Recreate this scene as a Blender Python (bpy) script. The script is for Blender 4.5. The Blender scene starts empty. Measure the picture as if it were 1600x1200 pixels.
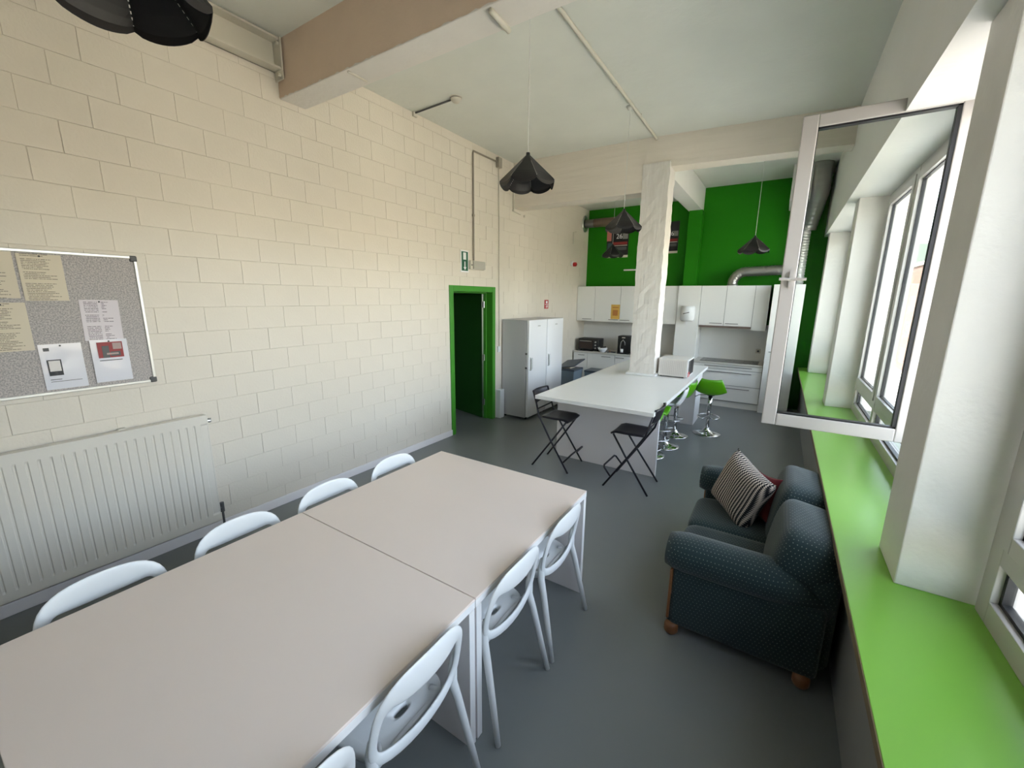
import bpy, bmesh, math, random
from mathutils import Vector, Matrix
random.seed(7)
PI = math.pi
S = bpy.context.scene
C = S.collection

# ------------------------------------------------------------------ camera
def make_camera():
    x, y, z, yaw, pitch, roll, f = 3.8263, 0.0, 1.9748, .5703, .2067, .0106, 645.05
    cy, sy, cp, sp = math.cos(yaw), math.sin(yaw), math.cos(pitch), math.sin(pitch)
    fw = Vector((-sy*cp, cy*cp, -sp)); r0 = Vector((cy, sy, 0)); u0 = r0.cross(fw)
    c, s = math.cos(roll), math.sin(roll)
    r = c*r0 + s*u0; u = -s*r0 + c*u0
    cam = bpy.data.cameras.new('camera'); o = bpy.data.objects.new('camera', cam); C.objects.link(o)
    m = Matrix((r, u, -fw)).transposed().to_4x4(); m.translation = Vector((x, y, z))
    o.matrix_world = m
    cam.sensor_fit = 'HORIZONTAL'; cam.sensor_width = 36; cam.lens = f/1600*36
    cam.clip_start = .02; cam.clip_end = 400
    S.camera = o
make_camera()
# ------------------------------------------------------------------ light
S.view_settings.view_transform = 'Standard'; S.view_settings.look = 'None'
S.view_settings.gamma = 1; S.view_settings.use_curve_mapping = False
S.view_settings.exposure = 2.88
w = bpy.data.worlds.new('world'); S.world = w; w.use_nodes = True
wn = w.node_tree; wn.nodes.clear()
wo = wn.nodes.new('ShaderNodeOutputWorld'); bg = wn.nodes.new('ShaderNodeBackground')
sk = wn.nodes.new('ShaderNodeTexSky'); sk.sky_type = 'NISHITA'; sk.sun_disc = False
sk.sun_elevation = math.radians(42); sk.sun_rotation = math.radians(250); sk.dust_density = 1.2; sk.air_density = 1.0
hs = wn.nodes.new('ShaderNodeHueSaturation'); hs.inputs['Saturation'].default_value = .52
wn.links.new(sk.outputs[0], hs.inputs['Color']); wn.links.new(hs.outputs[0], bg.inputs[0])
bg.inputs[1].default_value = .30
wn.links.new(bg.outputs[0], wo.inputs[0])
sun = bpy.data.lights.new('sun', 'SUN'); sun.energy = 5.0; sun.angle = math.radians(.6); sun.color = (1, .95, .86)
so = bpy.data.objects.new('sun', sun); C.objects.link(so)
so.rotation_euler = (0, math.radians(-48), math.radians(20))   # comes from -x, over the roof, on to the street facades
def portal(y0, y1, z0, z1):
    a = bpy.data.lights.new('window_portal', 'AREA'); a.shape = 'RECTANGLE'; a.size = y1-y0; a.size_y = z1-z0
    a.cycles.is_portal = True
    o = bpy.data.objects.new('window_portal', a); C.objects.link(o)
    o.matrix_world = Matrix.Translation((4.95, (y0+y1)/2, (z0+z1)/2)) @ Matrix(((0, 0, 1, 0), (1, 0, 0, 0), (0, 1, 0, 0), (0, 0, 0, 1)))
for a, b in ((-.1, 2.2), (2.55, 5.85), (6.15, 8.5)): portal(a, b, .8, 3.05)

# ------------------------------------------------------------------ materials
def lin(c): return tuple((v/255/12.92 if v/255 <= .04045 else ((v/255+.055)/1.055)**2.4) for v in c)
MATS = {}
def mat(name, rgb, rough=.5, metal=0, bump=0, bscale=30, var=0, vscale=4, spec=None, coat=0):
    """rgb in linear values"""
    if name in MATS: return MATS[name]
    m = bpy.data.materials.new(name); m.use_nodes = True; t = m.node_tree
    b = t.nodes['Principled BSDF']; b.inputs['Roughness'].default_value = rough; b.inputs['Metallic'].default_value = metal
    b.inputs['Base Color'].default_value = (*rgb, 1)
    if spec is not None: b.inputs['Specular IOR Level'].default_value = spec
    if coat: b.inputs['Coat Weight'].default_value = coat
    if bump or var:
        tc = t.nodes.new('ShaderNodeTexCoord')
    if var:
        n = t.nodes.new('ShaderNodeTexNoise'); n.inputs['Scale'].default_value = vscale; n.inputs['Detail'].default_value = 4
        t.links.new(tc.outputs['Object'], n.inputs['Vector'])
        mx = t.nodes.new('ShaderNodeMix'); mx.data_type = 'RGBA'
        mx.inputs[6].default_value = (*[v*(1-var) for v in rgb], 1); mx.inputs[7].default_value = (*[min(1, v*(1+var)) for v in rgb], 1)
        t.links.new(n.outputs[0], mx.inputs[0]); t.links.new(mx.outputs[2], b.inputs['Base Color'])
    if bump:
        n2 = t.nodes.new('ShaderNodeTexNoise'); n2.inputs['Scale'].default_value = bscale; n2.inputs['Detail'].default_value = 5
        t.links.new(tc.outputs['Object'], n2.inputs['Vector'])
        bp = t.nodes.new('ShaderNodeBump'); bp.inputs['Strength'].default_value = bump; bp.inputs['Distance'].default_value = .01
        t.links.new(n2.outputs[0], bp.inputs['Height']); t.links.new(bp.outputs[0], b.inputs['Normal'])
    MATS[name] = m
    return m
M_wall = mat('white_painted_block', (.74, .68, .58), .5, bump=.2, bscale=60, var=.03, vscale=3)
M_mortar = mat('painted_mortar', (.72, .66, .56), .6, bump=.2, bscale=80)
M_plaster = mat('white_plaster', (.84, .83, .79), .6, bump=.25, bscale=25, var=.03, vscale=3)
M_pillar = mat('window_pillar_plaster', (.80, .77, .72), .5, bump=.3, bscale=25, var=.05, vscale=5)
M_ceil = mat('painted_concrete_ceiling', (.74, .75, .68), .7, bump=.3, bscale=18, var=.06, vscale=2.5)
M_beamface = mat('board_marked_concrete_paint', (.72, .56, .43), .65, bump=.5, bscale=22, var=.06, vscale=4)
M_beam = mat('concrete_beam_paint', (.80, .76, .70), .65, bump=.5, bscale=22, var=.05, vscale=4)
M_floor = mat('grey_resin_floor', (.20, .215, .215), .36, bump=.03, bscale=40, var=.10, vscale=1.3)
M_green = mat('green_wall_paint', (.015, .22, .0005), .6, spec=.25, var=.06, vscale=3)
M_greenframe = mat('green_door_gloss', (.05, .27, .02), .35)
M_greendark = mat('dark_green_door_leaf', (.018, .115, .012), .4)
M_sill = mat('lime_green_laminate', (.24, .55, .07), .28, var=.03, vscale=3)
M_undersill = mat('grey_parapet_paint', (.26, .26, .24), .6, var=.05)
M_edge = mat('brown_board_edge', (.20, .15, .08), .6)
M_frame = mat('window_aluminium_white', (.54, .51, .48), .38)
M_rubber = mat('black_gasket', (.01, .01, .012), .5)
M_lam = mat('white_laminate', (.88, .77, .70), .38, var=.015)
M_lamedge = mat('white_laminate_edge', (.85, .85, .84), .4)
M_island = mat('white_worktop', (.90, .90, .87), .25, var=.02)
M_panel = mat('white_melamine', (.86, .82, .81), .4)
M_cab = mat('cabinet_white_gloss', (.86, .86, .83), .25)
M_cabbody = mat('cabinet_carcass', (.25, .25, .24), .5)
M_plastic = mat('white_plastic', (.78, .80, .80), .38)
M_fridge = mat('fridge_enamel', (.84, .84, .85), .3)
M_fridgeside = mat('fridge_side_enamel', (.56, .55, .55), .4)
M_steel = mat('brushed_steel', (.55, .55, .54), .3, 1)
M_handle = mat('steel_bar_handle', (.16, .155, .15), .4, .6)
M_chrome = mat('chrome', (.8, .8, .8), .08, 1)
M_black = mat('black_plastic', (.012, .012, .012), .45)
M_blackmetal = mat('black_powder_coat', (.014, .012, .018), .45)
M_lamp = mat('black_lamp_card', (.010, .009, .010), .5)
M_hole = mat('white_perforation_light', (.75, .72, .68), .6)
M_cord = mat('white_cord', (.75, .75, .7), .5)
M_rad = mat('radiator_enamel', (.74, .70, .62), .35)
M_alu = mat('anodised_aluminium', (.65, .65, .62), .35, .6)
M_darkgrey = mat('dark_grey_plastic', (.09, .09, .09), .5)
M_paper = mat('white_paper', (.78, .74, .70), .8)
M_paper2 = mat('cream_paper', (.72, .64, .50), .8)
M_sleeve = mat('plastic_sleeve', (.74, .74, .80), .15, coat=.5)
M_red = mat('red_plastic', (.45, .02, .02), .4)
M_sign = mat('green_sign', (.01, .12, .06), .4)
M_white = mat('plain_white', (.85, .85, .85), .5)
M_woodfoot = mat('orange_brown_wood', (.24, .10, .04), .4, var=.2, vscale=20)
M_duct = mat('galvanised_duct', (.42, .41, .39), .33, .9, bump=.3, bscale=12)
M_ductd = mat('brown_grey_duct', (.22, .16, .12), .45, .4)
M_greenseat = mat('green_shell_plastic', (.10, .38, .004), .35)
M_bin = mat('blue_grey_bin', (.23, .30, .36), .4)
M_binlid = mat('dark_blue_grey_lid', (.07, .09, .12), .4)
M_hob = mat('black_hob_glass', (.03, .028, .027), .12)
M_poster = mat('dark_poster', (.02, .02, .024), .5)
M_posterred = mat('poster_red', (.30, .03, .03), .5)
M_postpink = mat('poster_pink', (.65, .22, .18), .5)
M_postteal = mat('poster_teal', (.05, .10, .11), .5)
M_yellow = mat('yellow_flyer_paper', (.72, .45, .10), .7)
M_orange = mat('orange_print', (.5, .2, .05), .7)
M_redcloth = mat('dark_red_fabric', (.13, .008, .012), .8, bump=.2, bscale=60)
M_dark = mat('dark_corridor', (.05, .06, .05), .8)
M_asphalt = mat('pale_paving', (.50, .48, .45), .9)
M_bottle = mat('dark_green_glass', (.01, .04, .02), .1)

def M_glassmat():
    m = bpy.data.materials.new('window_glass'); m.use_nodes = True; t = m.node_tree; t.nodes.clear()
    o = t.nodes.new('ShaderNodeOutputMaterial'); mx = t.nodes.new('ShaderNodeMixShader')
    tr = t.nodes.new('ShaderNodeBsdfTransparent'); tr.inputs[0].default_value = (.975, .99, .98, 1)
    gl = t.nodes.new('ShaderNodeBsdfGlossy'); gl.inputs['Roughness'].default_value = 0.0
    fr = t.nodes.new('ShaderNodeFresnel'); fr.inputs[0].default_value = 1.5
    ml = t.nodes.new('ShaderNodeMath'); ml.operation = 'MULTIPLY'; ml.inputs[1].default_value = .38; ml.use_clamp = True
    t.links.new(fr.outputs[0], ml.inputs[0]); t.links.new(ml.outputs[0], mx.inputs[0])
    t.links.new(tr.outputs[0], mx.inputs[1]); t.links.new(gl.outputs[0], mx.inputs[2]); t.links.new(mx.outputs[0], o.inputs[0])
    return m
M_glass = M_glassmat()

def N(t, typ, **k):
    n = t.nodes.new(typ)
    for a, b in k.items(): setattr(n, a, b)
    return n
def mth(t, op, a, b=None):
    n = N(t, 'ShaderNodeMath', operation=op)
    for i, v in enumerate((a, b)):
        if v is None: continue
        if isinstance(v, (int, float)): n.inputs[i].default_value = v
        else: t.links.new(v, n.inputs[i])
    return n.outputs[0]
def mixc(t, fac, a, b):
    n = N(t, 'ShaderNodeMix', data_type='RGBA')
    t.links.new(fac, n.inputs[0])
    for i, v in ((6, a), (7, b)):
        if isinstance(v, tuple): n.inputs[i].default_value = (*v, 1)
        else: t.links.new(v, n.inputs[i])
    return n.outputs[2]
def dotted_fabric():
    m = bpy.data.materials.new('teal_dotted_fabric'); m.use_nodes = True; t = m.node_tree; b = t.nodes['Principled BSDF']
    tc = N(t, 'ShaderNodeTexCoord'); sp = N(t, 'ShaderNodeSeparateXYZ'); t.links.new(tc.outputs['Object'], sp.inputs[0])
    sn = N(t, 'ShaderNodeSeparateXYZ'); t.links.new(tc.outputs['Normal'], sn.inputs[0])
    P = .0195
    def cell(a, off=None):
        v = mth(t, 'DIVIDE', a, P)
        if off is not None: v = mth(t, 'ADD', v, off)
        fr = mth(t, 'FRACT', v); return mth(t, 'SUBTRACT', fr, .5)
    def dots(a, c):
        row = mth(t, 'FLOOR', mth(t, 'DIVIDE', c, P)); off = mth(t, 'MULTIPLY', mth(t, 'FLOORED_MODULO', row, 2), .5)
        u = cell(a, off); v = cell(c)
        d = mth(t, 'ADD', mth(t, 'MULTIPLY', u, u), mth(t, 'MULTIPLY', v, v))
        return mth(t, 'LESS_THAN', d, .013)
    dz = dots(sp.outputs[0], sp.outputs[1]); dy = dots(sp.outputs[0], sp.outputs[2]); dx = dots(sp.outputs[1], sp.outputs[2])
    ax = mth(t, 'ABSOLUTE', sn.outputs[0]); ay = mth(t, 'ABSOLUTE', sn.outputs[1]); az = mth(t, 'ABSOLUTE', sn.outputs[2])
    isz = mth(t, 'MULTIPLY', mth(t, 'GREATER_THAN', az, ax), mth(t, 'GREATER_THAN', az, ay))
    isx = mth(t, 'MULTIPLY', mth(t, 'GREATER_THAN', ax, az), mth(t, 'GREATER_THAN', ax, ay))
    isy = mth(t, 'SUBTRACT', 1, mth(t, 'ADD', isz, isx))
    d = mth(t, 'ADD', mth(t, 'ADD', mth(t, 'MULTIPLY', dz, isz), mth(t, 'MULTIPLY', dx, isx)), mth(t, 'MULTIPLY', dy, isy))
    nz = N(t, 'ShaderNodeTexNoise'); nz.inputs['Scale'].default_value = 250; t.links.new(tc.outputs['Object'], nz.inputs[0])
    base = mixc(t, nz.outputs[0], (.004, .018, .023), (.010, .036, .038))
    t.links.new(mixc(t, d, base, (.19, .23, .20)), b.inputs['Base Color'])
    b.inputs['Roughness'].default_value = .85; b.inputs['Sheen Weight'].default_value = .25
    bp = N(t, 'ShaderNodeBump'); bp.inputs['Strength'].default_value = .3; bp.inputs['Distance'].default_value = .003
    t.links.new(nz.outputs[0], bp.inputs['Height']); t.links.new(bp.outputs[0], b.inputs['Normal'])
    return m
M_sofa = dotted_fabric()
def hound():
    m = bpy.data.materials.new('black_white_dogtooth_fabric'); m.use_nodes = True; t = m.node_tree; b = t.nodes['Principled BSDF']
    tc = N(t, 'ShaderNodeTexCoord'); sp = N(t, 'ShaderNodeSeparateXYZ'); t.links.new(tc.outputs['Object'], sp.inputs[0])
    u = mth(t, 'DIVIDE', sp.outputs[0], .020); v = mth(t, 'DIVIDE', sp.outputs[2], .014)
    zig = mth(t, 'MULTIPLY', mth(t, 'PINGPONG', v, .5), .7)
    s = mth(t, 'FRACT', mth(t, 'ADD', u, zig))
    st = mth(t, 'LESS_THAN', s, .58)
    t.links.new(mixc(t, st, (.62, .55, .47), (.012, .011, .012)), b.inputs['Base Color'])
    b.inputs['Roughness'].default_value = .9
    return m
M_hound = hound()
def speckle():
    m = bpy.data.materials.new('grey_speckled_felt'); m.use_nodes = True; t = m.node_tree; b = t.nodes['Principled BSDF']
    tc = N(t, 'ShaderNodeTexCoord'); n = N(t, 'ShaderNodeTexNoise'); n.inputs['Scale'].default_value = 130; n.inputs['Detail'].default_value = 2
    t.links.new(tc.outputs['Object'], n.inputs[0])
    r = N(t, 'ShaderNodeValToRGB'); r.color_ramp.elements[0].position = .38; r.color_ramp.elements[0].color = (.33, .31, .30, 1)
    r.color_ramp.elements[1].position = .62; r.color_ramp.elements[1].color = (.56, .51, .48, 1)
    t.links.new(n.outputs[0], r.inputs[0]); t.links.new(r.outputs[0], b.inputs['Base Color']); b.inputs['Roughness'].default_value = .9
    return m
M_felt = speckle()
def printed(name, paper, ink, pitch, length=.15, cols=1):
    """unreadable lines of print: rows along local z, words broken by noise along local y"""
    m = bpy.data.materials.new(name); m.use_nodes = True; t = m.node_tree; b = t.nodes['Principled BSDF']
    tc = N(t, 'ShaderNodeTexCoord'); sp = N(t, 'ShaderNodeSeparateXYZ'); t.links.new(tc.outputs['Object'], sp.inputs[0])
    r = mth(t, 'DIVIDE', sp.outputs[2], pitch); fr = mth(t, 'FRACT', r); row = mth(t, 'FLOOR', r)
    line = mth(t, 'LESS_THAN', fr, .42)
    wn_ = N(t, 'ShaderNodeTexWhiteNoise', noise_dimensions='1D'); t.links.new(row, wn_.inputs['W'])
    ln = mth(t, 'ADD', mth(t, 'MULTIPLY', wn_.outputs[0], -.45*length), .46*length)     # right end of each row
    inside = mth(t, 'MULTIPLY', mth(t, 'LESS_THAN', sp.outputs[1], ln), mth(t, 'GREATER_THAN', sp.outputs[1], -.5*length))
    if cols == 2:
        gap = mth(t, 'GREATER_THAN', mth(t, 'ABSOLUTE', sp.outputs[1]), .008); inside = mth(t, 'MULTIPLY', inside, gap)
    nz = N(t, 'ShaderNodeTexNoise'); nz.inputs['Scale'].default_value = 1.0
    cb = N(t, 'ShaderNodeCombineXYZ'); t.links.new(mth(t, 'MULTIPLY', sp.outputs[1], 260), cb.inputs[0]); t.links.new(mth(t, 'MULTIPLY', row, 7.3), cb.inputs[1])
    t.links.new(cb.outputs[0], nz.inputs[0])
    words = mth(t, 'GREATER_THAN', nz.outputs[0], .42)
    para = mth(t, 'GREATER_THAN', wn_.outputs[0], .12)
    f = mth(t, 'MULTIPLY', mth(t, 'MULTIPLY', line, inside), mth(t, 'MULTIPLY', words, para))
    t.links.new(mixc(t, f, paper, ink), b.inputs['Base Color']); b.inputs['Roughness'].default_value = .75
    return m
M_print1 = printed('cream_sheet_print', (.70, .62, .48), (.25, .21, .16), .0095, .155)
M_print2 = printed('white_sheet_print', (.74, .68, .70), (.22, .18, .20), .0105, .15, 2)
def pillar_concrete():
    m = bpy.data.materials.new('board_marked_white_pillar'); m.use_nodes = True; t = m.node_tree; b = t.nodes['Principled BSDF']
    tc = N(t, 'ShaderNodeTexCoord'); mp = N(t, 'ShaderNodeMapping'); mp.inputs['Scale'].default_value = (38, 38, 3.2)
    t.links.new(tc.outputs['Object'], mp.inputs[0]); n = N(t, 'ShaderNodeTexNoise'); n.inputs['Scale'].default_value = 1; n.inputs['Detail'].default_value = 6
    t.links.new(mp.outputs[0], n.inputs[0])
    t.links.new(mixc(t, n.outputs[0], (.68, .63, .57), (.88, .85, .79)), b.inputs['Base Color'])
    bp = N(t, 'ShaderNodeBump'); bp.inputs['Strength'].default_value = .8; bp.inputs['Distance'].default_value = .009
    t.links.new(n.outputs[0], bp.inputs['Height']); t.links.new(bp.outputs[0], b.inputs['Normal']); b.inputs['Roughness'].default_value = .6
    return m
M_rough = pillar_concrete()
def beam_mat():
    m = bpy.data.materials.new('beam_with_board_lines'); m.use_nodes = True; t = m.node_tree; b = t.nodes['Principled BSDF']
    tc = N(t, 'ShaderNodeTexCoord'); mp = N(t, 'ShaderNodeMapping'); mp.inputs['Scale'].default_value = (1.2, 3, 16)
    t.links.new(tc.outputs['Object'], mp.inputs[0]); n = N(t, 'ShaderNodeTexNoise'); n.inputs['Scale'].default_value = 1; n.inputs['Detail'].default_value = 6
    t.links.new(mp.outputs[0], n.inputs[0])
    t.links.new(mixc(t, n.outputs[0], (.72, .65, .55), (.82, .75, .65)), b.inputs['Base Color'])
    bp = N(t, 'ShaderNodeBump'); bp.inputs['Strength'].default_value = .8; bp.inputs['Distance'].default_value = .015
    t.links.new(n.outputs[0], bp.inputs['Height']); t.links.new(bp.outputs[0], b.inputs['Normal']); b.inputs['Roughness'].default_value = .65
    return m
M_beamb = beam_mat()

# ------------------------------------------------------------------ mesh builder
class MB:
    def __init__(s): s.v = []; s.f = []
    def add(s, vs, fs):
        k = len(s.v); s.v += [tuple(v) for v in vs]; s.f += [tuple(i+k for i in f) for f in fs]; return s
    def box(s, x0, x1, y0, y1, z0, z1, M=None):
        vs = [(x, y, z) for z in (z0, z1) for (x, y) in ((x0, y0), (x1, y0), (x1, y1), (x0, y1))]
        if M is not None: vs = [M @ Vector(v) for v in vs]
        return s.add(vs, [(3, 2, 1, 0), (4, 5, 6, 7), (0, 1, 5, 4), (1, 2, 6, 5), (2, 3, 7, 6), (3, 0, 4, 7)])
    def prism(s, poly, z0, z1, M=None):
        n = len(poly); vs = [(x, y, z0) for x, y in poly] + [(x, y, z1) for x, y in poly]
        if M is not None: vs = [M @ Vector(v) for v in vs]
        fs = [tuple(range(n-1, -1, -1)), tuple(range(n, 2*n))] + [(i, (i+1) % n, (i+1) % n+n, i+n) for i in range(n)]
        return s.add(vs, fs)
    def tube(s, pts, r, n=10, closed=False, up=None, caps=True):
        """r: number, list of numbers or list of (half width, half thickness)"""
        pts = [Vector(p) for p in pts]; m = len(pts)
        rs = r if isinstance(r, (list, tuple)) and len(r) == m else [r]*m
        rs = [q if isinstance(q, (tuple, list)) else (q, q) for q in rs]
        vs = []; a = None
        for i in range(m):
            if closed: t = pts[(i+1) % m]-pts[i-1]
            else: t = pts[min(i+1, m-1)]-pts[max(i-1, 0)]
            t.normalize()
            if up is not None: a = Vector(up)-t*t.dot(Vector(up))
            elif a is None:
                a = Vector((0, 0, 1)) if abs(t.z) < .9 else Vector((1, 0, 0)); a = a-t*t.dot(a)
            else: a = a-t*t.dot(a)
            if a.length < 1e-6: a = t.orthogonal()
            a.normalize(); b = t.cross(a)
            for k in range(n):
                q = 2*PI*k/n; vs.append(pts[i]+b*math.cos(q)*rs[i][0]+a*math.sin(q)*rs[i][1])
        fs = []
        for i in range(m if closed else m-1):
            j = (i+1) % m
            for k in range(n): fs.append((i*n+k, i*n+(k+1) % n, j*n+(k+1) % n, j*n+k))
        if caps and not closed: fs += [tuple(range(n-1, -1, -1)), tuple(range((m-1)*n, m*n))]
        return s.add(vs, fs)
    def cyl(s, p, q, r, n=16): return s.tube([p, q], r, n)
    def lathe(s, prof, n=24, o=(0, 0, 0), axis='z', a0=0, a1=2*PI):
        full = abs(a1-a0-2*PI) < 1e-6; cnt = n if full else n+1
        vs = []
        for r, h in prof:
            for k in range(cnt):
                q = a0+(a1-a0)*k/n; p = (r*math.cos(q), r*math.sin(q), h)
                if axis == 'x': p = (h, p[0], p[1])
                if axis == 'y': p = (p[0], h, p[1])
                vs.append((p[0]+o[0], p[1]+o[1], p[2]+o[2]))
        fs = []
        for i in range(len(prof)-1):
            for k in range(n if full else n):
                a = i*cnt+k; b = i*cnt+(k+1) % cnt
                fs.append((a, b, b+cnt, a+cnt))
        return s.add(vs, fs)
    def grid(s, fn, nu, nv, cu=False):
        vs = [fn(u/nu, v/nv) for v in range(nv+1) for u in range(nu+(0 if cu else 1))]
        c = nu+(0 if cu else 1); fs = []
        for v in range(nv):
            for u in range(nu):
                a = v*c+u; b = v*c+(u+1) % c; fs.append((a, b, b+c, a+c))
        return s.add(vs, fs)
    def mesh(s, name, m, smooth=False):
        me = bpy.data.meshes.new(name); me.from_pydata(s.v, [], s.f)
        ms = m if isinstance(m, (list, tuple)) else [m]
        for q in ms: me.materials.append(q)
        bm = bmesh.new(); bm.from_mesh(me); bmesh.ops.recalc_face_normals(bm, faces=bm.faces); bm.to_mesh(me); bm.free()
        if smooth: me.polygons.foreach_set('use_smooth', [True]*len(me.polygons))
        me.update(); return me
    def build(s, name, m, parent=None, smooth=False, bevel=0, seg=2, loc=None, solid=0, sub=0, label=None):
        o = bpy.data.objects.new(name, s.mesh(name, m, smooth)); C.objects.link(o)
        if parent is not None: o.parent = parent
        if loc is not None: o.location = loc
        if solid: q = o.modifiers.new('solid', 'SOLIDIFY'); q.thickness = solid; q.offset = 0
        if sub: q = o.modifiers.new('sub', 'SUBSURF'); q.levels = sub; q.render_levels = sub
        if bevel:
            q = o.modifiers.new('bevel', 'BEVEL'); q.width = bevel; q.segments = seg; q.limit_method = 'ANGLE'; q.angle_limit = math.radians(40)
            if seg > 2: o.data.polygons.foreach_set('use_smooth', [True]*len(o.data.polygons))
        if label: o['label'] = label
        return o
def thing(name, label, cat, loc=(0, 0, 0), rz=0, group=None):
    o = bpy.data.objects.new(name, None); C.objects.link(o); o.location = loc; o.rotation_euler = (0, 0, rz)
    o.empty_display_size = .1
    return tag(o, label, cat, group)
def tag(o, label, cat, group=None):
    o['label'] = label; o['category'] = cat
    if group: o['group'] = group
    return o
def struct(o): o['kind'] = 'structure'; return o
def dup(root, loc, rz=None, label=None, group=None):
    def rec(o, par):
        c = o.copy(); C.objects.link(c); c.parent = par
        for ch in list(o.children): rec(ch, c)
        return c
    r = rec(root, None); r.location = loc
    if rz is not None: r.rotation_euler = (0, 0, rz)
    if label: r['label'] = label
    if group: r['group'] = group
    return r
def text_mesh(name, s, size, m, parent, M, depth=.001, align='CENTER'):
    cu = bpy.data.curves.new(name, 'FONT'); cu.body = s; cu.size = size; cu.extrude = depth; cu.align_x = align; cu.align_y = 'CENTER'
    t = bpy.data.objects.new(name, cu); C.objects.link(t)
    dg = bpy.context.evaluated_depsgraph_get(); me = bpy.data.meshes.new_from_object(t.evaluated_get(dg))
    bpy.data.objects.remove(t)
    me.materials.clear(); me.materials.append(m); me.transform(M)
    o = bpy.data.objects.new(name, me); C.objects.link(o); o.parent = parent
    return o
RX = Matrix(((1, 0, 0, 0), (0, 0, -1, 0), (0, 1, 0, 0), (0, 0, 0, 1)))     # text upright, facing -y
RYZ = Matrix(((0, 0, 1, 0), (1, 0, 0, 0), (0, 1, 0, 0), (0, 0, 0, 1)))     # text upright, facing +x

# ------------------------------------------------------------------ room
ZC = 4.04; YB = 9.05; Y0 = -3.0; XW = 4.61
DY0, DY1, DZ = 4.43, 5.36, 2.05      # door opening
fl = struct(MB().box(-1.6, 4.9, Y0-.3, YB+.3, -.2, 0).build('floor', M_floor))
struct(MB().box(-.3, 4.9, Y0-.3, YB+.3, ZC, ZC+.25).build('ceiling', M_ceil))
wl = MB()
wl.box(-.22, -.003, Y0, DY0, 0, ZC); wl.box(-.22, -.003, DY1, YB, 0, ZC); wl.box(-.22, -.003, DY0, DY1, DZ, ZC)
wall_left = struct(wl.build('wall_left', M_mortar))
# painted blocks, each its own part
BL, BH, G = .3125, .1875, .0018
mesh_cache = {}
def block_mesh(l, h):
    k = (round(l, 3), round(h, 3))
    if k not in mesh_cache:
        e = .002
        vs = [(-.003, -l/2, -h/2), (-.003, l/2, -h/2), (-.003, l/2, h/2), (-.003, -l/2, h/2),
              (0, -l/2+e, -h/2+e), (0, l/2-e, -h/2+e), (0, l/2-e, h/2-e), (0, -l/2+e, h/2-e)]
        mb = MB().add(vs, [(3, 2, 1, 0), (4, 5, 6, 7), (0, 1, 5, 4), (1, 2, 6, 5), (2, 3, 7, 6), (3, 0, 4, 7)])
        mesh_cache[k] = mb.mesh('block', M_wall)
    return mesh_cache[k]
blocks = []
nrow = int(ZC/BH)+1
for r in range(nrow):
    z0 = r*BH; z1 = min(z0+BH, ZC)
    if z1-z0 < .03: continue
    off = (r % 2)*BL/2 + .055
    k = int((Y0-off)/BL)-1
    while True:
        y0 = off+k*BL; y1 = y0+BL; k += 1
        if y0 > YB: break
        a, b = max(y0, Y0), min(y1, YB)
        if b-a < .02: continue
        zz0, zz1 = z0, z1
        if z0 < DZ-.01 and b > DY0 and a < DY1:      # door opening
            if z1 > DZ: zz0 = DZ
            elif a < DY0: b = DY0
            elif b > DY1: a = DY1
            else: continue
            if b-a < .02 or zz1-zz0 < .02: continue
        blocks.append((a+G/2, b-G/2, zz0+G/2, zz1-G/2))
cam0 = Vector((3.8263, 0, 1.9748))
def shown(b):
    a, c, z0, z1 = b; p = Vector((0, (a+c)/2, (z0+z1)/2)); d = p-cam0
    fwd = Vector((-.5288, .8236, -.2052)); q = d.dot(fwd)
    if q < .2: return 0
    rgt = Vector((.842, .54, 0)); sx = d.dot(rgt)/q
    up = rgt.cross(fwd); sy = d.dot(up)/q
    if abs(sx) > 1.3 or abs(sy) > 1.0: return 0
    return (c-a)*(z1-z0)*(-d.x/d.length)/d.length_squared
blocks.sort(key=shown, reverse=True)
for i, (a, b, z0, z1) in enumerate(blocks[:300]):
    o = bpy.data.objects.new('block', block_mesh(b-a, z1-z0)); C.objects.link(o); o.parent = wall_left
    o.location = (random.uniform(-.0005, .0025), (a+b)/2, (z0+z1)/2)
rest = MB()
for a, b, z0, z1 in blocks[300:]:
    rest.box(-.003, random.uniform(0, .002), a, b, z0, z1)
o = rest.build('small_blocks', M_wall, wall_left); o['kind'] = 'stuff'
struct(MB().box(0.003, .018, Y0, 4.36, 0, .085).build('baseboard_left', M_panel, bevel=.004))
struct(MB().box(-.22, 4.9, YB, YB+.25, 0, ZC).build('wall_back', M_green))
struct(MB().box(-.22, 4.9, Y0-.25, Y0, 0, ZC).build('wall_front', M_plaster))
# parapet, sill and outer wall on the window side
struct(MB().box(4.28, 4.85, Y0, YB, 0, .745).build('wall_right', M_undersill))
sl = struct(MB().box(4.193, 4.64, Y0, YB, .747, .785).build('window_sill', M_sill, bevel=.002))
MB().box(4.190, 4.193, Y0, YB, .747, .783).build('edge_strip', M_edge, sl)
struct(MB().box(4.28, 4.85, Y0, YB, 3.03, ZC).build('trim_1', M_plaster))      # spandrel beam over the windows
for n_, (a, b, x0, z1) in enumerate(((-1.4, -.1, 4.37, 3.03), (2.215, 2.54, 4.37, 3.03), (5.85, 6.15, 4.37, 3.03), (8.5, 8.8, 4.32, 3.03))):  # first pier widened, out of view, to cut light on the near left wall
    struct(MB().box(x0, 4.85, a, b, .785, z1).build('trim_%d' % (n_+2), M_pillar, bevel=.006))
struct(MB().box(4.42, 4.85, 8.8, YB, .785, 3.03).build('trim_6', M_green))
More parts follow.
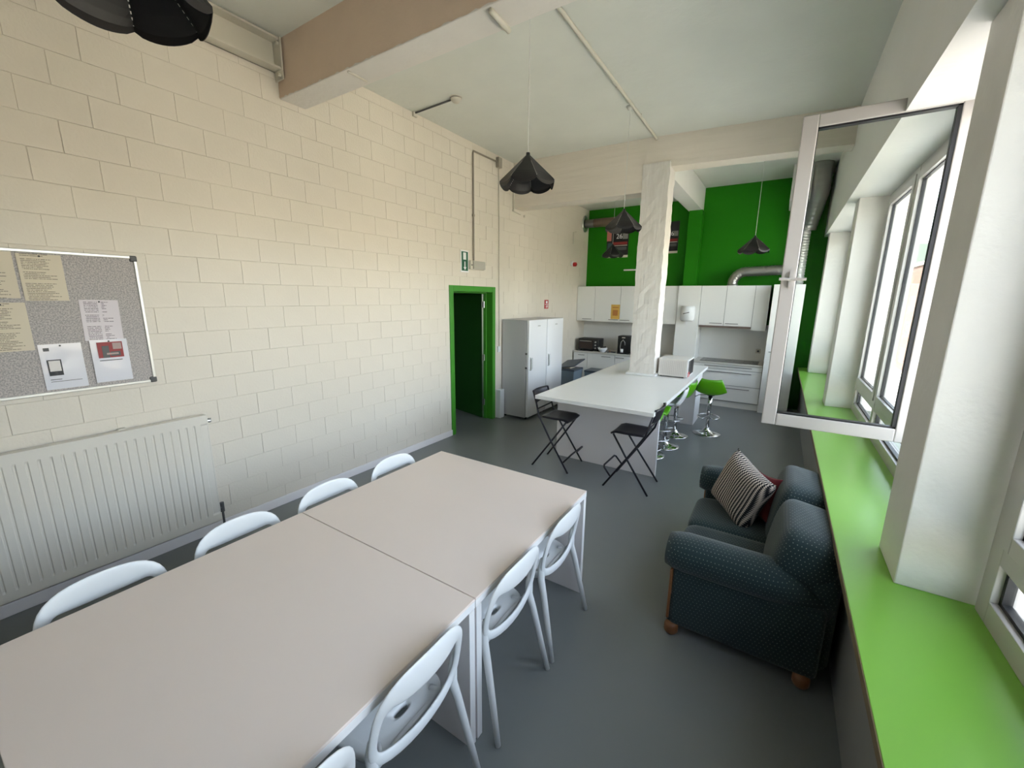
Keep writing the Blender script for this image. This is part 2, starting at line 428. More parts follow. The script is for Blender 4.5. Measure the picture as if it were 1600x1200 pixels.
# beams
b1 = struct(MB().box(0.004, 4.28, 2.24, 2.47, 3.61, ZC).build('trim_7', M_beam, bevel=.006))
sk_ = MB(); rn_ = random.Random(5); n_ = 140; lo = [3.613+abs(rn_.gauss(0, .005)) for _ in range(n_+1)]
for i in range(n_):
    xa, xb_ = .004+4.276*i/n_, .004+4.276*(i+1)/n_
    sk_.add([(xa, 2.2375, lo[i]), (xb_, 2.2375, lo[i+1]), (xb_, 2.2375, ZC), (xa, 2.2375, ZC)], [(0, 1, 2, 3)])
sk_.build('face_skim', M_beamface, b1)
def beam2():
    m = MB()
    m.prism([(.004, 5.94), (2.08, 5.965), (2.08, 6.24), (.004, 6.24)], 3.375, ZC)
    m.prism([(2.08, 5.965), (4.28, 6.20), (4.28, 6.46), (2.08, 6.24)], 3.66, ZC)
    return m
struct(beam2().build('trim_8', M_beamb))
PX0, PX1, PY = 2.045, 2.395, 5.955
def rough_pillar():
    m = MB()
    prof = []
    n = 40
    rnd = random.Random(3)
    def ring(z):
        j = lambda: rnd.uniform(-.006, .006)
        out = []
        for (xa, ya, xb, yb) in ((PX0, PY, PX1, PY), (PX1, PY, PX1, PY+.3), (PX1, PY+.3, PX0, PY+.3), (PX0, PY+.3, PX0, PY)):
            for k in range(5): t = k/5; out.append((xa+(xb-xa)*t+j(), ya+(yb-ya)*t+j(), z))
        return out
    vs = []; zs = [.925+(3.72-.925)*i/n for i in range(n+1)]
    for z in zs: vs += ring(z)
    c = 20; fs = [(i*c+k, i*c+(k+1) % c, (i+1)*c+(k+1) % c, (i+1)*c+k) for i in range(n) for k in range(c)]
    fs += [tuple(range(c-1, -1, -1)), tuple(range(n*c, n*c+c))]
    return m.add(vs, fs)
pil = struct(rough_pillar().build('trim_9', M_rough))
MB().box(PX0-.04, PX1+.03, PY-.03, PY+.33, .892, .924).build('plinth', M_lamedge, pil, bevel=.003)
# kitchen beams along the room
struct(MB().box(2.10, 2.34, 6.26, YB-.005, 3.62, ZC).build('trim_10', M_plaster, bevel=.004))
struct(MB().box(2.12, 2.36, 8.83, YB, 2.2, 3.62).build('trim_11', M_green, bevel=.004))
struct(MB().box(3.72, 3.98, 8.2, YB-.005, 3.5, ZC).build('trim_12', M_plaster, bevel=.004))
struct(MB().box(.004, 2.09, 6.25, YB-.005, 3.86, ZC-.005).build('trim_16', M_ceil))      # lower ceiling field over the left half of the kitchen
# corridor behind the door
cr = MB()
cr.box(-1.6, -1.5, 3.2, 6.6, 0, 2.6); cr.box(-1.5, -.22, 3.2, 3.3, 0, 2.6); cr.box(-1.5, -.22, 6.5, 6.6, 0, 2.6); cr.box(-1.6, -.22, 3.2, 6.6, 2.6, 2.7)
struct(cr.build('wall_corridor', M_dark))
# ------------------------------------------------------------------ door
dr = struct(bpy.data.objects.new('door_1', None)); C.objects.link(dr); dr.location = (0, 0, 0)
fm = MB()
for a, b, c, d in ((4.355, 4.435, 0, 2.13), (5.355, 5.435, 0, 2.13), (4.435, 5.355, 2.05, 2.13)): fm.box(-.22, .016, a, b, c, d)
fm.box(-.20, -.10, 4.435, 4.455, 0, 2.05); fm.box(-.20, -.10, 5.335, 5.355, 0, 2.05); fm.box(-.20, -.10, 4.435, 5.355, 2.03, 2.05)
fm.build('door_frame', M_greenframe, dr, bevel=.004)
L = Matrix.Translation((-.15, 5.325, 0)) @ Matrix.Rotation(math.radians(167), 4, 'Z')
lf = MB().box(0.01, .87, -.02, .02, .012, 2.02, L).build('door_leaf', M_greendark, dr, bevel=.002)
MB().box(.002, .0095, -.02, .02, .012, 2.02, L).build('edge_strip', M_steel, lf)
for z in (.28, 1.02, 1.86):
    h = MB(); h.cyl((-.125, 5.318, z-.05), (-.125, 5.318, z+.05), .011, 10); h.box(-.165, -.13, 5.312, 5.32, z-.05, z+.05)
    h.build('hinge', M_steel, dr)
hd = MB(); hd.tube([L @ Vector(p) for p in ((.8, -.02, 1.0), (.8, -.07, 1.0), (.68, -.075, 1.0))], .01, 8)
hd.build('door_handle', M_steel, dr)

# ------------------------------------------------------------------ windows
def window(n, y0, y1, mull, z0=.785, z1=3.03, opening=None):
    w_ = struct(bpy.data.objects.new('window_%d' % n, None)); C.objects.link(w_)
    x0, x1 = XW, XW+.07
    f = MB(); T0, T1 = 1.03, 1.11
    f.box(x0, x1, y0, y0+.06, z0, z1); f.box(x0, x1, y1-.09, y1, z0, z1)
    ya, yb = y0+.06, y1-.09
    f.box(x0, x1, ya, yb, z0, z0+.09); f.box(x0, x1, ya, yb, z1-.06, z1); f.box(x0, x1, ya, yb, T0, T1)
    f.build('window_frame', M_frame, w_, bevel=.003)
    ys = [y0+.06]+[v for m_ in mull for v in (m_-.035, m_+.035)]+[y1-.09]
    for m_ in mull: MB().box(x0-.003, x1+.003, m_-.035, m_+.035, z0, z1).build('mullion', M_frame, w_, bevel=.003)
    for i in range(0, len(ys), 2):
        a, b = ys[i], ys[i+1]
        # low fixed light
        q = MB()
        for (c, d, e, g) in ((a, a+.02, z0+.09, T0), (b-.02, b, z0+.09, T0), (a, b, z0+.09, z0+.105), (a, b, T0-.015, T0)): q.box(x0+.024, x0+.052, c, d, e, g)
        q.build('gasket', M_rubber, w_)
        MB().box(x0+.035, x0+.045, a+.02, b-.02, z0+.105, T0-.015).build('glass_pane', M_glass, w_)
        if opening == i//2: continue
        sf = MB(); t = .065; zb, zt = T1-.005, z1-.055
        for (c, d, e, g) in ((a, a+t, zb, zt), (b-t, b, zb, zt), (a+t, b-t, zb, zb+t), (a+t, b-t, zt-t, zt)): sf.box(x0-.012, x0+.05, c, d, e, g)
        s_ = sf.build('sash', M_frame, w_, bevel=.004)
        q = MB(); k = .008
        for (c, d, e, g) in ((a+t, a+t+k, zb+t, zt-t), (b-t-k, b-t, zb+t, zt-t), (a+t, b-t, zb+t, zb+t+k), (a+t, b-t, zt-t-k, zt-t)): q.box(x0+.012, x0+.036, c, d, e, g)
        q.build('gasket', M_rubber, s_)
        MB().box(x0+.02, x0+.03, a+t, b-t, zb+t, zt-t).build('glass_pane', M_glass, s_)
    return w_
struct(MB().box(4.42, 4.85, Y0, -1.4, .785, 3.03).build('trim_15', M_plaster))  # unseen solid wall added in place of windows, darkens the near left wall
window(1, -.1, 2.2, [1.1])
w3 = window(2, 2.555, 5.84, [3.46, 4.72], opening=0)
window(3, 6.16, 8.5, [7.3])
# open casement, swung 90 degrees into the room
sx0, sx1, sz0, sz1, t, yc = 3.795, 4.575, 1.105, 3.10, .085, 3.42
sf = MB()
for (c, d, e, g) in ((sx0, sx0+t, sz0, sz1), (sx1-.06, sx1, sz0, sz1), (sx0+t, sx1-.06, sz0, sz0+t), (sx0+t, sx1-.06, sz1-.075, sz1)): sf.box(c, d, yc-.03, yc+.03, e, g)
sash = sf.build('open_sash', M_frame, w3, bevel=.006, seg=2)
q = MB(); k = .010
for (c, d, e, g) in ((sx0+t, sx0+t+.004, sz0+t, sz1-.075), (sx1-.06-.018, sx1-.06, sz0+t, sz1-.075), (sx0+t, sx1-.06, sz0+t, sz0+t+k), (sx0+t, sx1-.06, sz1-.075-k, sz1-.075)): q.box(c, d, yc-.022, yc+.022, e, g)
q.build('gasket', M_rubber, sash)
MB().box(sx0+t, sx1-.06, yc+.006, yc+.012, sz0+t, sz1-.075).build('glass_pane', M_glass, sash)
h = MB(); h.box(sx0+.045, sx0+.07, yc-.045, yc-.03, 2.06, 2.16); h.tube([(sx0+.057, yc-.04, 2.11), (sx0+.057, yc-.075, 2.11), (sx0-.01, yc-.08, 2.113)], .009, 8)
h.tube([(sx0+.057, yc-.075, 2.11), (sx0+.14, yc-.08, 2.11)], .009, 8)
h.build('window_handle', M_frame, sash)
h = MB()
for z in (1.3, 2.9): h.cyl((sx1+.012, yc-.01, z-.05), (sx1+.012, yc-.01, z+.05), .012, 10)
h.box(sx1-.01, sx1+.035, yc-.02, yc+.005, 2.38, 2.42)
h.build('hinge', M_frame, sash)

# ------------------------------------------------------------------ ceiling and wall services
def tubething(name, pts, r, m, label, cat, n=8, smooth=True):
    return tag(MB().tube(pts, r, n).build(name, m, smooth=smooth), label, cat)
def conduit(name, pts, r, m, label, clips=()):
    root = thing(name, label, 'pipe', pts[0]); p0 = Vector(pts[0])
    MB().tube([Vector(p)-p0 for p in pts], r, 8).build('tube', m, root, smooth=True)
    for c in clips:
        c = Vector(c)-p0; MB().box(c.x-.016, c.x+.016, c.y-.014, c.y+.014, c.z-.016, c.z+.016).build('clip', m, root, bevel=.003)
    return root
M_ivory = mat('ivory_paint', (.66, .62, .52), .5)
conduit('ceiling_conduit', [(2.22, 2.50, ZC-.02), (2.21, 4.0, ZC-.02), (2.19, 5.9, ZC-.02), (2.19, 6.10, ZC-.045)], .016, M_ivory, 'long white conduit pipe running along the ceiling between the two beams', [(2.2, 4.4, ZC-.016), (2.2, 5.2, ZC-.016), (2.22, 2.7, ZC-.016)])
conduit('beam_conduit', [(2.21, 2.25, 3.59), (2.20, 2.46, 3.588)], .017, M_ivory, 'short white fluorescent-thin tube under the near ceiling beam')
conduit('beam_stub', [(.91, 2.25, 3.60), (.91, 2.42, 3.60)], .008, M_ivory, 'thin short cable stub across the beam underside near left wall')
conduit('beam_edge_conduit', [(2.17, 6.10, ZC-.03), (1.2, 6.03, ZC-.03), (.03, 5.945, ZC-.03)], .009, M_ivory, 'thin brownish conduit along the top edge of the far beam')
sd = thing('smoke_detector', 'round white smoke detector on the ceiling with a cable to the left wall', 'detector', (.66, 3.78, ZC))
MB().lathe([(0, -.05), (.035, -.05), (.045, -.035), (.055, -.03), (.058, -.004), (0, -.002)], 24).build('detector_body', M_ivory, sd, smooth=True)
MB().lathe([(.058, -.003), (.064, -.012), (.064, 0)], 24).build('base_ring', M_ivory, sd, smooth=True)
MB().tube([(-.05, 0, -.012), (-.64, .03, -.012)], .009, 8).build('cable', M_darkgrey, sd)
MB().box(-.655, -.625, 0, .06, -.05, -.002).build('clip', M_ivory, sd, bevel=.004)
# steel channel high on the left wall
ch = thing('steel_channel', 'cream painted steel channel high on the left wall meeting the near beam', 'steel beam', (0, 1.0, 3.80))
m_ = MB(); m_.box(.006, .02, -2, 1.21, 0, .23); m_.box(.006, .11, -2, 1.21, 0, .016); m_.box(.006, .11, -2, 1.21, .214, .23)
m_.build('channel', M_ivory, ch, bevel=.002)
MB().box(.006, .12, 1.212, 1.226, -.07, .235).build('end_plate', M_ivory, ch, bevel=.002)
for dz in (-.05, .0, .18): MB().cyl((.095, 1.19, dz+.01), (.095, 1.213, dz+.01), .012, 6).build('bolt', M_ivory, ch)

def wallbox(name, y0, y1, z0, z1, d, m, label, cat, bevel=.006):
    r = thing(name, label, cat, (0, (y0+y1)/2, z0)); hy = (y1-y0)/2
    MB().box(.003, d, -hy, hy, 0, z1-z0).build('housing', m, r, bevel=bevel); return r
es = thing('exit_sign', 'narrow green exit sign with a white door symbol and down arrow', 'sign', (0, 4.69, 2.335))
MB().box(.004, .010, -.085, .085, -.02, .275).build('sign_border', M_white, es)
MB().box(.010, .014, -.068, .068, 0, .258).build('sign_panel', M_sign, es)
MB().box(.014, .016, -.036, .026, .15, .245).build('door_symbol', M_white, es)
a_ = MB(); a_.box(.014, .016, -.012, .008, .05, .125); a_.add([(.016, -.036, .05), (.016, .03, .05), (.016, -.002, .008)], [(0, 1, 2)]); a_.build('arrow', M_white, es)
el = thing('emergency_light', 'grey white ribbed emergency light beside the exit sign above the door', 'light', (0, 4.94, 2.36))
MB().box(.003, .05, -.165, .165, 0, .125).build('housing', M_ivory, el, bevel=.012, seg=3)
d_ = MB()
d_.box(.05, .075, -.12, .15, .008, .117)
for z in (.03, .055, .08): d_.box(.075, .079, -.11, .14, z, z+.008)
d_.build('ribbed_diffuser', mat('frosted_cover', (.5, .48, .42), .3), el, bevel=.006)
MB().cyl((.05, -.14, .06), (.056, -.14, .06), .01, 10).build('test_button', M_darkgrey, el)
conduit('light_conduit', [(.018, 4.885, 2.49), (.018, 4.89, 3.0), (.018, 4.89, 3.90), (.018, 4.90, 3.93), (.018, 5.44, 3.94)], .012, mat('grey_conduit', (.33, .29, .23), .5), 'grey conduit bending up from the emergency light to the junction box', [(.016, 4.89, 3.1)])
wallbox('junction_box', 5.45, 5.54, 3.86, 4.0, .06, mat('grey_box', (.38, .35, .28), .5), 'small grey junction box at the top of the left wall', 'junction box')
conduit('cable_run', [(.012, 5.515, 3.86), (.012, 5.53, 3.0), (.012, 5.545, 1.2)], .0065, M_ivory, 'thin pale cable running down the wall right of the green door')
sw = wallbox('light_switch', 5.505, 5.575, 1.10, 1.19, .022, M_plastic, 'small white light switch between green door and fridge', 'switch', .003)
MB().box(.022, .027, -.02, .02, .02, .07).build('rocker', M_white, sw, bevel=.002)
wallbox('cable_trunking', 5.47, 5.59, 0.0, .48, .09, M_plastic, 'white boxed pipe casing on floor between green door and fridge', 'pipe casing')
al = thing('alarm_sounder', 'red and white fire alarm sounder high on the far left wall', 'alarm', (0, 8.23, 2.68))
MB().lathe([(0, .003), (.055, .003), (.055, .03), (.0, .03)], 20, axis='x').build('back_plate', M_white, al, smooth=True)
MB().lathe([(.042, .03), (.042, .085), (.03, .10), (0, .10)], 20, axis='x', o=(0, .035, -.015)).build('horn', M_red, al, smooth=True)
MB().lathe([(.014, .085), (.014, .10), (0, .10)], 12, axis='x', o=(0.003, .035, -.015)).build('lens', M_black, al)
fs = thing('extinguisher_sign', 'small red and white fire sign above the fridges', 'sign', (0, 7.15, 1.77))
MB().box(.004, .009, -.075, .075, 0, .165).build('sign_panel', M_red, fs)
a_ = MB(); a_.box(.009, .011, -.06, .06, .075, .085); a_.box(.009, .011, -.02, .0, .015, .06); a_.box(.009, .011, .025, .045, .02, .065); a_.box(.009, .011, -.03, .035, .10, .145)
a_.build('symbol', M_white, fs)
conduit('wall_hook', [(.02, 8.22, 3.07), (.02, 8.22, 3.30), (.02, 8.36, 3.33)], .008, M_ivory, 'small bent pipe bracket on far left wall under duct')
conduit('beam_pipe', [(.02, 5.93, 3.95), (.02, 5.93, 3.33), (.03, 6.12, 3.31)], .014, M_ivory, 'white pipe drop at the left end of the far beam', [(.016, 5.93, 3.34), (.03, 6.25, 3.30)])
# ------------------------------------------------------------------ notice board
nb = thing('notice_board', 'grey speckled notice board with aluminium frame above the radiator', 'notice board', (0.004, 0.3, 1.345))
bw0, bw1, bh = -.55, .79, .88
MB().box(.002, .016, bw0, bw1, 0, bh).build('felt_panel', M_felt, nb)
for a in ((bw0, bw1, 0, .018), (bw0, bw1, bh-.018, bh), (bw0, bw0+.018, 0, bh), (bw1-.018, bw1, 0, bh)):
    MB().box(.002, .026, *a).build('frame_rail', M_alu, nb, bevel=.003)
for y in (bw0, bw1-.035):
    for z in (0, bh-.035): MB().box(.001, .029, y-.003, y+.038, z-.003, z+.038).build('corner_cap', M_darkgrey, nb, bevel=.008)
def sheet(name, label, y0, y1, z0, z1, m, tilt=0, x=.0215, cat='paper'):
    root = thing(name, label, cat, (x, (y0+y1)/2, (z0+z1)/2)); root.rotation_euler = (math.radians(tilt), 0, 0)
    hy, hz = (y1-y0)/2, (z1-z0)/2
    MB().grid(lambda u, v: (.0015+.002*math.sin(u*5+v*3)*v*(1-v), -hy+2*hy*u, -hz+2*hz*v), 8, 8).build('page', m, root, solid=.0006)
    MB().lathe([(0, .008), (.0045, .008), (.005, .004), (.002, .001)], 10, axis='x', o=(.001, 0, hz-.012)).build('push_pin', M_black, root)
    return root
sheet('printed_sheet', 'cream printed sheet at top left corner of the notice board', .33, .525, 1.94, 2.205, M_print1)
sheet('printed_sheet', 'cream printed sheet with text at board top, right of its twin', .54, .725, 1.925, 2.20, M_print1, x=.023)
sheet('printed_sheet', 'cream printed sheet in second row at left edge of the board', .34, .535, 1.63, 1.915, M_print1, x=.0245)
sheet('printed_sheet', 'white two-column printed sheet on the right half of the board', .762, .952, 1.665, 1.93, M_print2, -1)
e_ = sheet('sleeved_notice', 'glossy plastic sleeved notice with small framed black panel, board bottom', .545, .735, 1.375, 1.66, M_sleeve, x=.023)
MB().box(.004, .0055, -.07, -.008, -.055, .045).build('dark_panel', M_poster, e_); MB().box(.0055, .006, -.064, -.014, -.028, .039).build('panel_centre', M_paper, e_)
MB().box(.004, .005, -.075, -.05, .10, .12).build('small_crest', M_darkgrey, e_)
MB().box(.004, .005, -.07, -.02, -.082, -.078).build('printed_line', M_darkgrey, e_); MB().box(.004, .005, -.07, .07, -.095, -.092).build('printed_line', M_darkgrey, e_)
f_ = sheet('sleeved_notice', 'sleeved notice with a red and dark photo, lower right of board', .775, .962, 1.385, 1.67, M_sleeve, x=.026)
MB().box(.004, .0055, -.062, .066, .02, .125).build('photo', M_posterred, f_)
a_ = MB(); a_.box(.0055, .0065, -.04, -.005, .02, .10); a_.box(.0055, .0065, .0, .05, .03, .06); a_.build('photo_dark', M_darkgrey, f_)
a_ = MB(); a_.box(.0055, .0068, .015, .06, .075, .118); a_.box(.0055, .0068, -.02, .04, .04, .052); a_.build('photo_light', mat('photo_beige', (.42, .30, .27), .5), f_)
MB().box(.004, .005, -.06, .055, .0, .005).build('printed_line', M_darkgrey, f_)
# ------------------------------------------------------------------ radiator
rd = thing('radiator', 'cream ribbed panel radiator on the left wall under the notice board', 'radiator', (0, .35, .14))
ry0, ry1, rh = -.75, .985, .895
def radface():
    m = MB(); n = 0; pts = []
    y = ry0+.03; pitch = .0505
    while y+pitch < ry1-.02:
        pts += [(y, .101), (y+.005, .107), (y+.038, .107), (y+.043, .101)]; y += pitch
    prof = [(ry0, .1)]+pts+[(ry1, .1)]
    zs = (0.0, .055, .07, rh-.075, rh-.06, rh)
    vs = []
    for iz, z in enumerate(zs):
        for (yy, x) in prof: vs.append((x if 2 <= iz <= 3 else .107, yy, z))
    c = len(prof); fs = [(i*c+k, i*c+k+1, (i+1)*c+k+1, (i+1)*c+k) for i in range(5) for k in range(c-1)]
    return m.add(vs, fs)
radface().build('front_panel', M_rad, rd)
MB().box(.045, .098, ry0+.01, ry1-.01, .01, rh-.005).build('core', mat('radiator_inner', (.35, .33, .29), .6), rd)
MB().box(.04, .104, ry0, ry1, rh-.004, rh+.006).build('top_grille', M_rad, rd)
for a, b in ((ry0-.006, ry0), (ry1, ry1+.006)): MB().box(.04, .102, a, b, 0, rh).build('side_cover', M_rad, rd)
for y in (-.2, .5): MB().box(.003, .05, y-.02, y+.02, .1, rh+.012).build('bracket', M_rad, rd)
v_ = MB(); v_.cyl((.075, ry1, .09), (.075, ry1+.04, .09), .014, 10); v_.cyl((.075, ry1+.03, .05), (.075, ry1+.03, .13), .016, 10); v_.cyl((.075, ry1+.03, -.14), (.075, ry1+.03, .06), .009, 8)
v_.build('valve', M_darkgrey, rd)
v_ = MB(); v_.cyl((.075, ry1, rh-.05), (.075, ry1+.035, rh-.05), .012, 10); v_.cyl((.075, ry1+.03, rh-.065), (.075, ry1+.03, rh-.03), .011, 8)
v_.build('bleed_valve', M_steel, rd)

# ------------------------------------------------------------------ pendant lamps
def make_lamp(drop=1.02, R=.205, H=.18, n=7, rot=0):
    """origin at the ceiling rose"""
    root = thing('pendant_lamp', '', 'lamp')
    for k in range(n):
        a0 = 2*PI*k/n+rot; da = 2*PI/n
        def fn(u, v, a0=a0):
            # v from apex to rim, u across the petal; folded ridges, scalloped rim
            r0, r1 = .012, R
            rr = r0+(r1-r0)*min(1, v/.9); zz = H*(1-min(1, v/.9))
            if v > .9: rr = r1+.004; zz = -(v-.9)*.42
            A = a0+da*u
            flat = math.cos(da/2)/math.cos(A-(a0+da/2))
            dip = .030*math.sin(PI*u)**.6 if 0 < u < 1 else 0
            rad = rr*flat
            return (rad*math.cos(A), rad*math.sin(A), -drop-H+zz-dip*max(0, v-.75)/.25+.02*max(0, v-.9)/.1)
        p = MB().grid(fn, 10, 14).build('petal', M_lamp, root, solid=.002)
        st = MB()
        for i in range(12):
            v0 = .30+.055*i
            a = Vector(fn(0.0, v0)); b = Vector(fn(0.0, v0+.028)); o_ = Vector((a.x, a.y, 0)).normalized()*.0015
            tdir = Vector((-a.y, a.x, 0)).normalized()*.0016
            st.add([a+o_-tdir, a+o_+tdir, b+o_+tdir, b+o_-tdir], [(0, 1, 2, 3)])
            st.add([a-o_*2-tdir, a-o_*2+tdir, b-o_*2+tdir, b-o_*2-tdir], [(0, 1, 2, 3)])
        st.build('perforation_light', M_hole, p)  # pale dashes painted in for light shining through the seam perforations
    MB().lathe([(.0, -drop+.02), (.014, -drop+.015), (.018, -drop-.03), (.018, -drop-.06), (0, -drop-.06)], 16).build('lamp_holder', M_black, root, smooth=True)
    MB().cyl((0, 0, 0), (0, 0, -drop+.01), .0028, 6).build('cord', M_cord, root)
    MB().lathe([(0, -.03), (.03, -.03), (.045, 0), (0, 0)], 16).build('ceiling_rose', M_cord, root, smooth=True)
    return root
for (x, y, dr_, ro, lb) in ((2.105, 2.87, 1.03, .175, 'black folded pendant lamp hanging in the room centre beyond the near beam'),
        (2.205, .53, 1.06, .95, 'large near black pendant lamp cut off at the top left'), (2.16, 4.95, 1.07, .2, 'black pendant lamp hanging just in front of the white pillar'),
        (.92, 8.09, 1.05, .4, 'black pendant lamp furthest away, in front of the dark poster'), (3.375, 7.17, 1.17, .6, 'black pendant lamp hanging against the green wall above white cupboards')):
    lamp = make_lamp(dr_, rot=ro); lamp.location = (x, y, ZC); lamp['label'] = lb; lamp['group'] = 'pendant lamps'

# ------------------------------------------------------------------ meeting tables
def make_table(w_, d_):
    root = thing('meeting_table', '', 'table')
    H = .74
    MB().box(0, w_, 0, d_, H-.012, H).build('tabletop', M_lam, root, bevel=.0015)
    MB().box(0, w_, 0, d_, H-.045, H-.0125).build('edge_band', M_lamedge, root, bevel=.0015)
    for y in (0.004, d_-.039):
        p = MB().box(.002, w_-.002, y, y+.035, 0, H-.046).build('leg', M_panel, root, bevel=.001)
        MB().box(w_-.002, w_+.0, y, y+.035, 0, H-.046).build('edge_band', M_lamedge, p)
        MB().box(0, .002, y, y+.035, 0, H-.046).build('edge_band', M_lamedge, p)
    return root
tb = make_table(1.27, 1.185); tb.location = (1.622, 1.193, 0)
tb['label'] = 'white meeting table at the far end of the row, nearest the kitchen'; tb['group'] = 'meeting tables pushed together'
t2 = dup(tb, (1.622, .003, 0), None, 'white meeting table in the foreground, next to the radiator wall')

# ------------------------------------------------------------------ plastic chairs
def make_chair():
    root = thing('plastic_chair', '', 'chair')
    # seat with a slot
    def sup(a, hx, hy, e=3.2):
        c, s_ = math.cos(a), math.sin(a); return (hx*abs(c)**(2/e)*(1 if c >= 0 else -1), hy*abs(s_)**(2/e)*(1 if s_ >= 0 else -1))
    n = 48; rings = []
    for (f, dz) in ((0, -.004), (.10, -.004), (.4, -.009), (.75, -.006), (.95, .001), (1, -.006)):
        ring = []
        for k in range(n):
            a = 2*PI*k/n; ix, iy = sup(a, .016, .034, 2.5); ix -= .128
            ox, oy = sup(a, .205, .205, 5)
            if ox < 0: oy *= 1-.10*(-ox/.205)
            ring.append((ix+(ox-ix)*f, iy+(oy-iy)*f, .452+dz))
        rings.append(ring)
    top = [p for r in rings for p in r]
    bot = [(x, y, z-.022) for r in rings for (x, y, z) in r]
    fs = [(i*n+k, i*n+(k+1) % n, (i+1)*n+(k+1) % n, (i+1)*n+k) for i in range(5) for k in range(n)]
    m = MB(); N_ = len(top)
    m.add(top+bot, fs+[tuple(q+N_ for q in f) for f in fs]+[(k, (k+1) % n, (k+1) % n+N_, k+N_) for k in range(n)]+[(5*n+k, 5*n+(k+1) % n, 5*n+(k+1) % n+N_, 5*n+k+N_) for k in range(n)])
    m.build('seat', M_plastic, root, smooth=True, bevel=.0)
    # back loop
    half = [(0, .743, .061), (.06, .743, .060), (.12, .740, .053), (.162, .730, .037), (.188, .702, .026), (.199, .655, .020), (.204, .60, .018), (.205, .55, .018), (.195, .505, .020), (.163, .473, .023), (.10, .456, .025)]
    full = half+[(0, .448, .026)]+[(-y, z, w) for (y, z, w) in reversed(half[1:])]
    xb = lambda z: -.205-.058*max(0, (z-.45)/.32)
    pts = [(xb(z)-.028*(1-(y/.21)**2), y, z) for (y, z, w) in full]
    MB().tube(pts, [(w, .010) for (_, _, w) in full], 12, closed=True, up=(1, 0, 0)).build('backrest', M_plastic, root, smooth=True, sub=1)
    for s_ in (-1, 1):
        MB().tube([(-.222, s_*.204, .585), (-.210, s_*.200, .52), (-.212, s_*.196, .45), (-.232, s_*.203, .38), (-.272, s_*.218, .2), (-.315, s_*.236, 0)], [.012, .019, .0195, .0175, .0155, .013], 12).build('leg', M_plastic, root, smooth=True)
        MB().tube([(.165, s_*.165, .442), (.185, s_*.182, .40), (.208, s_*.195, .2), (.232, s_*.208, 0)], [.02, .0185, .016, .013], 12).build('leg', M_plastic, root, smooth=True)
    r_ = MB(); r_.tube([(-.20, -.19, .44), (-.19, 0, .435), (-.20, .19, .44)], [(.012, .014)]*3, 8); r_.tube([(-.2, -.15, .44), (-.15, -.13, .445)], .012, 8); r_.tube([(-.2, .15, .44), (-.15, .13, .445)], .012, 8)
    r_.build('rear_rail', M_plastic, root, smooth=True)
    return root
chr_ = make_chair()
chr_.location = (2.672, 1.985, 0); chr_.rotation_euler = (0, 0, PI)
chr_['label'] = 'white plastic chair at the far end of the table, sofa side'; chr_['group'] = 'white chairs round the meeting tables'
dup(chr_, (2.672, 1.46, 0), PI, 'white plastic chair second from the far end, sofa side of table')
dup(chr_, (2.672, .85, 0), PI, 'nearest white plastic chair fully in view, sofa side of foreground table')
dup(chr_, (2.69, .345, 0), PI, 'white plastic chair in bottom foreground showing only its back tip')
for y, lb in ((.365, 'white chair back nearest the camera, radiator side of the table'), (.90, 'white chair back beside the radiator valve, second nearest on wall side'),
              (1.43, 'white chair back just beyond the table joint, wall side'), (1.965, 'white chair back furthest along the wall side of the table'), (-.18, 'white chair at left image edge, wall side of foreground table')):
    if y > 0: dup(chr_, (1.778, y, 0), 0, lb)

# ------------------------------------------------------------------ kitchen island
isl = thing('kitchen_island', 'long white kitchen island worktop with overhang around the white pillar', 'kitchen island', (0, 0, 0))
MB().box(1.58, 2.905, 3.99, 7.45, .848, .89).build('worktop', M_island, isl, bevel=.003)
MB().box(1.60, 2.838, 4.54, 4.58, 0, .848).build('front_panel', M_panel, isl, bevel=.002)
MB().box(2.8385, 2.8405, 4.54, 4.58, 0, .848).build('edge_band', M_lamedge, isl)
eb = MB().box(1.60, 2.838, 6.91, 7.42, 0, .848).build('end_block', M_panel, isl, bevel=.002)
MB().box(2.8385, 2.841, 6.91, 7.42, 0, .848).build('side_face', M_lamedge, eb)
MB().box(1.60, 1.64, 4.58, 6.91, 0, .848).build('side_panel', M_panel, isl)
# microwave
mw = thing('microwave', 'white microwave oven on the island beside the pillar', 'microwave', (2.435, 6.06, .89))
MB().box(0, .375, 0, .42, .016, .262).build('casing', mat('microwave_enamel', (.72, .68, .63), .4), mw, bevel=.006)
r_ = MB()
for i in range(14): r_.box(.03+.0245*i, .04+.0245*i, -.003, 0, .04, .235)
r_.build('side_ribs', mat('microwave_rib', (.64, .60, .56), .4), mw)
MB().box(.376, .395, 0, .42, .016, .262).build('front_frame', M_lamedge, mw, bevel=.005)
MB().box(.395, .399, .13, .40, .04, .245).build('door_glass', M_black, mw); MB().box(.395, .399, .02, .11, .09, .245).build('control_panel', M_darkgrey, mw)
MB().box(.395, .400, .005, .13, .022, .085).build('red_sticker', M_red, mw)
MB().box(.400, .401, .02, .05, .035, .07).build('sticker_print', M_white, mw)
for x in (.03, .33):
    for y in (.04, .38): MB().cyl((x, y, 0), (x, y, .016), .014, 10).build('foot', M_black, mw)

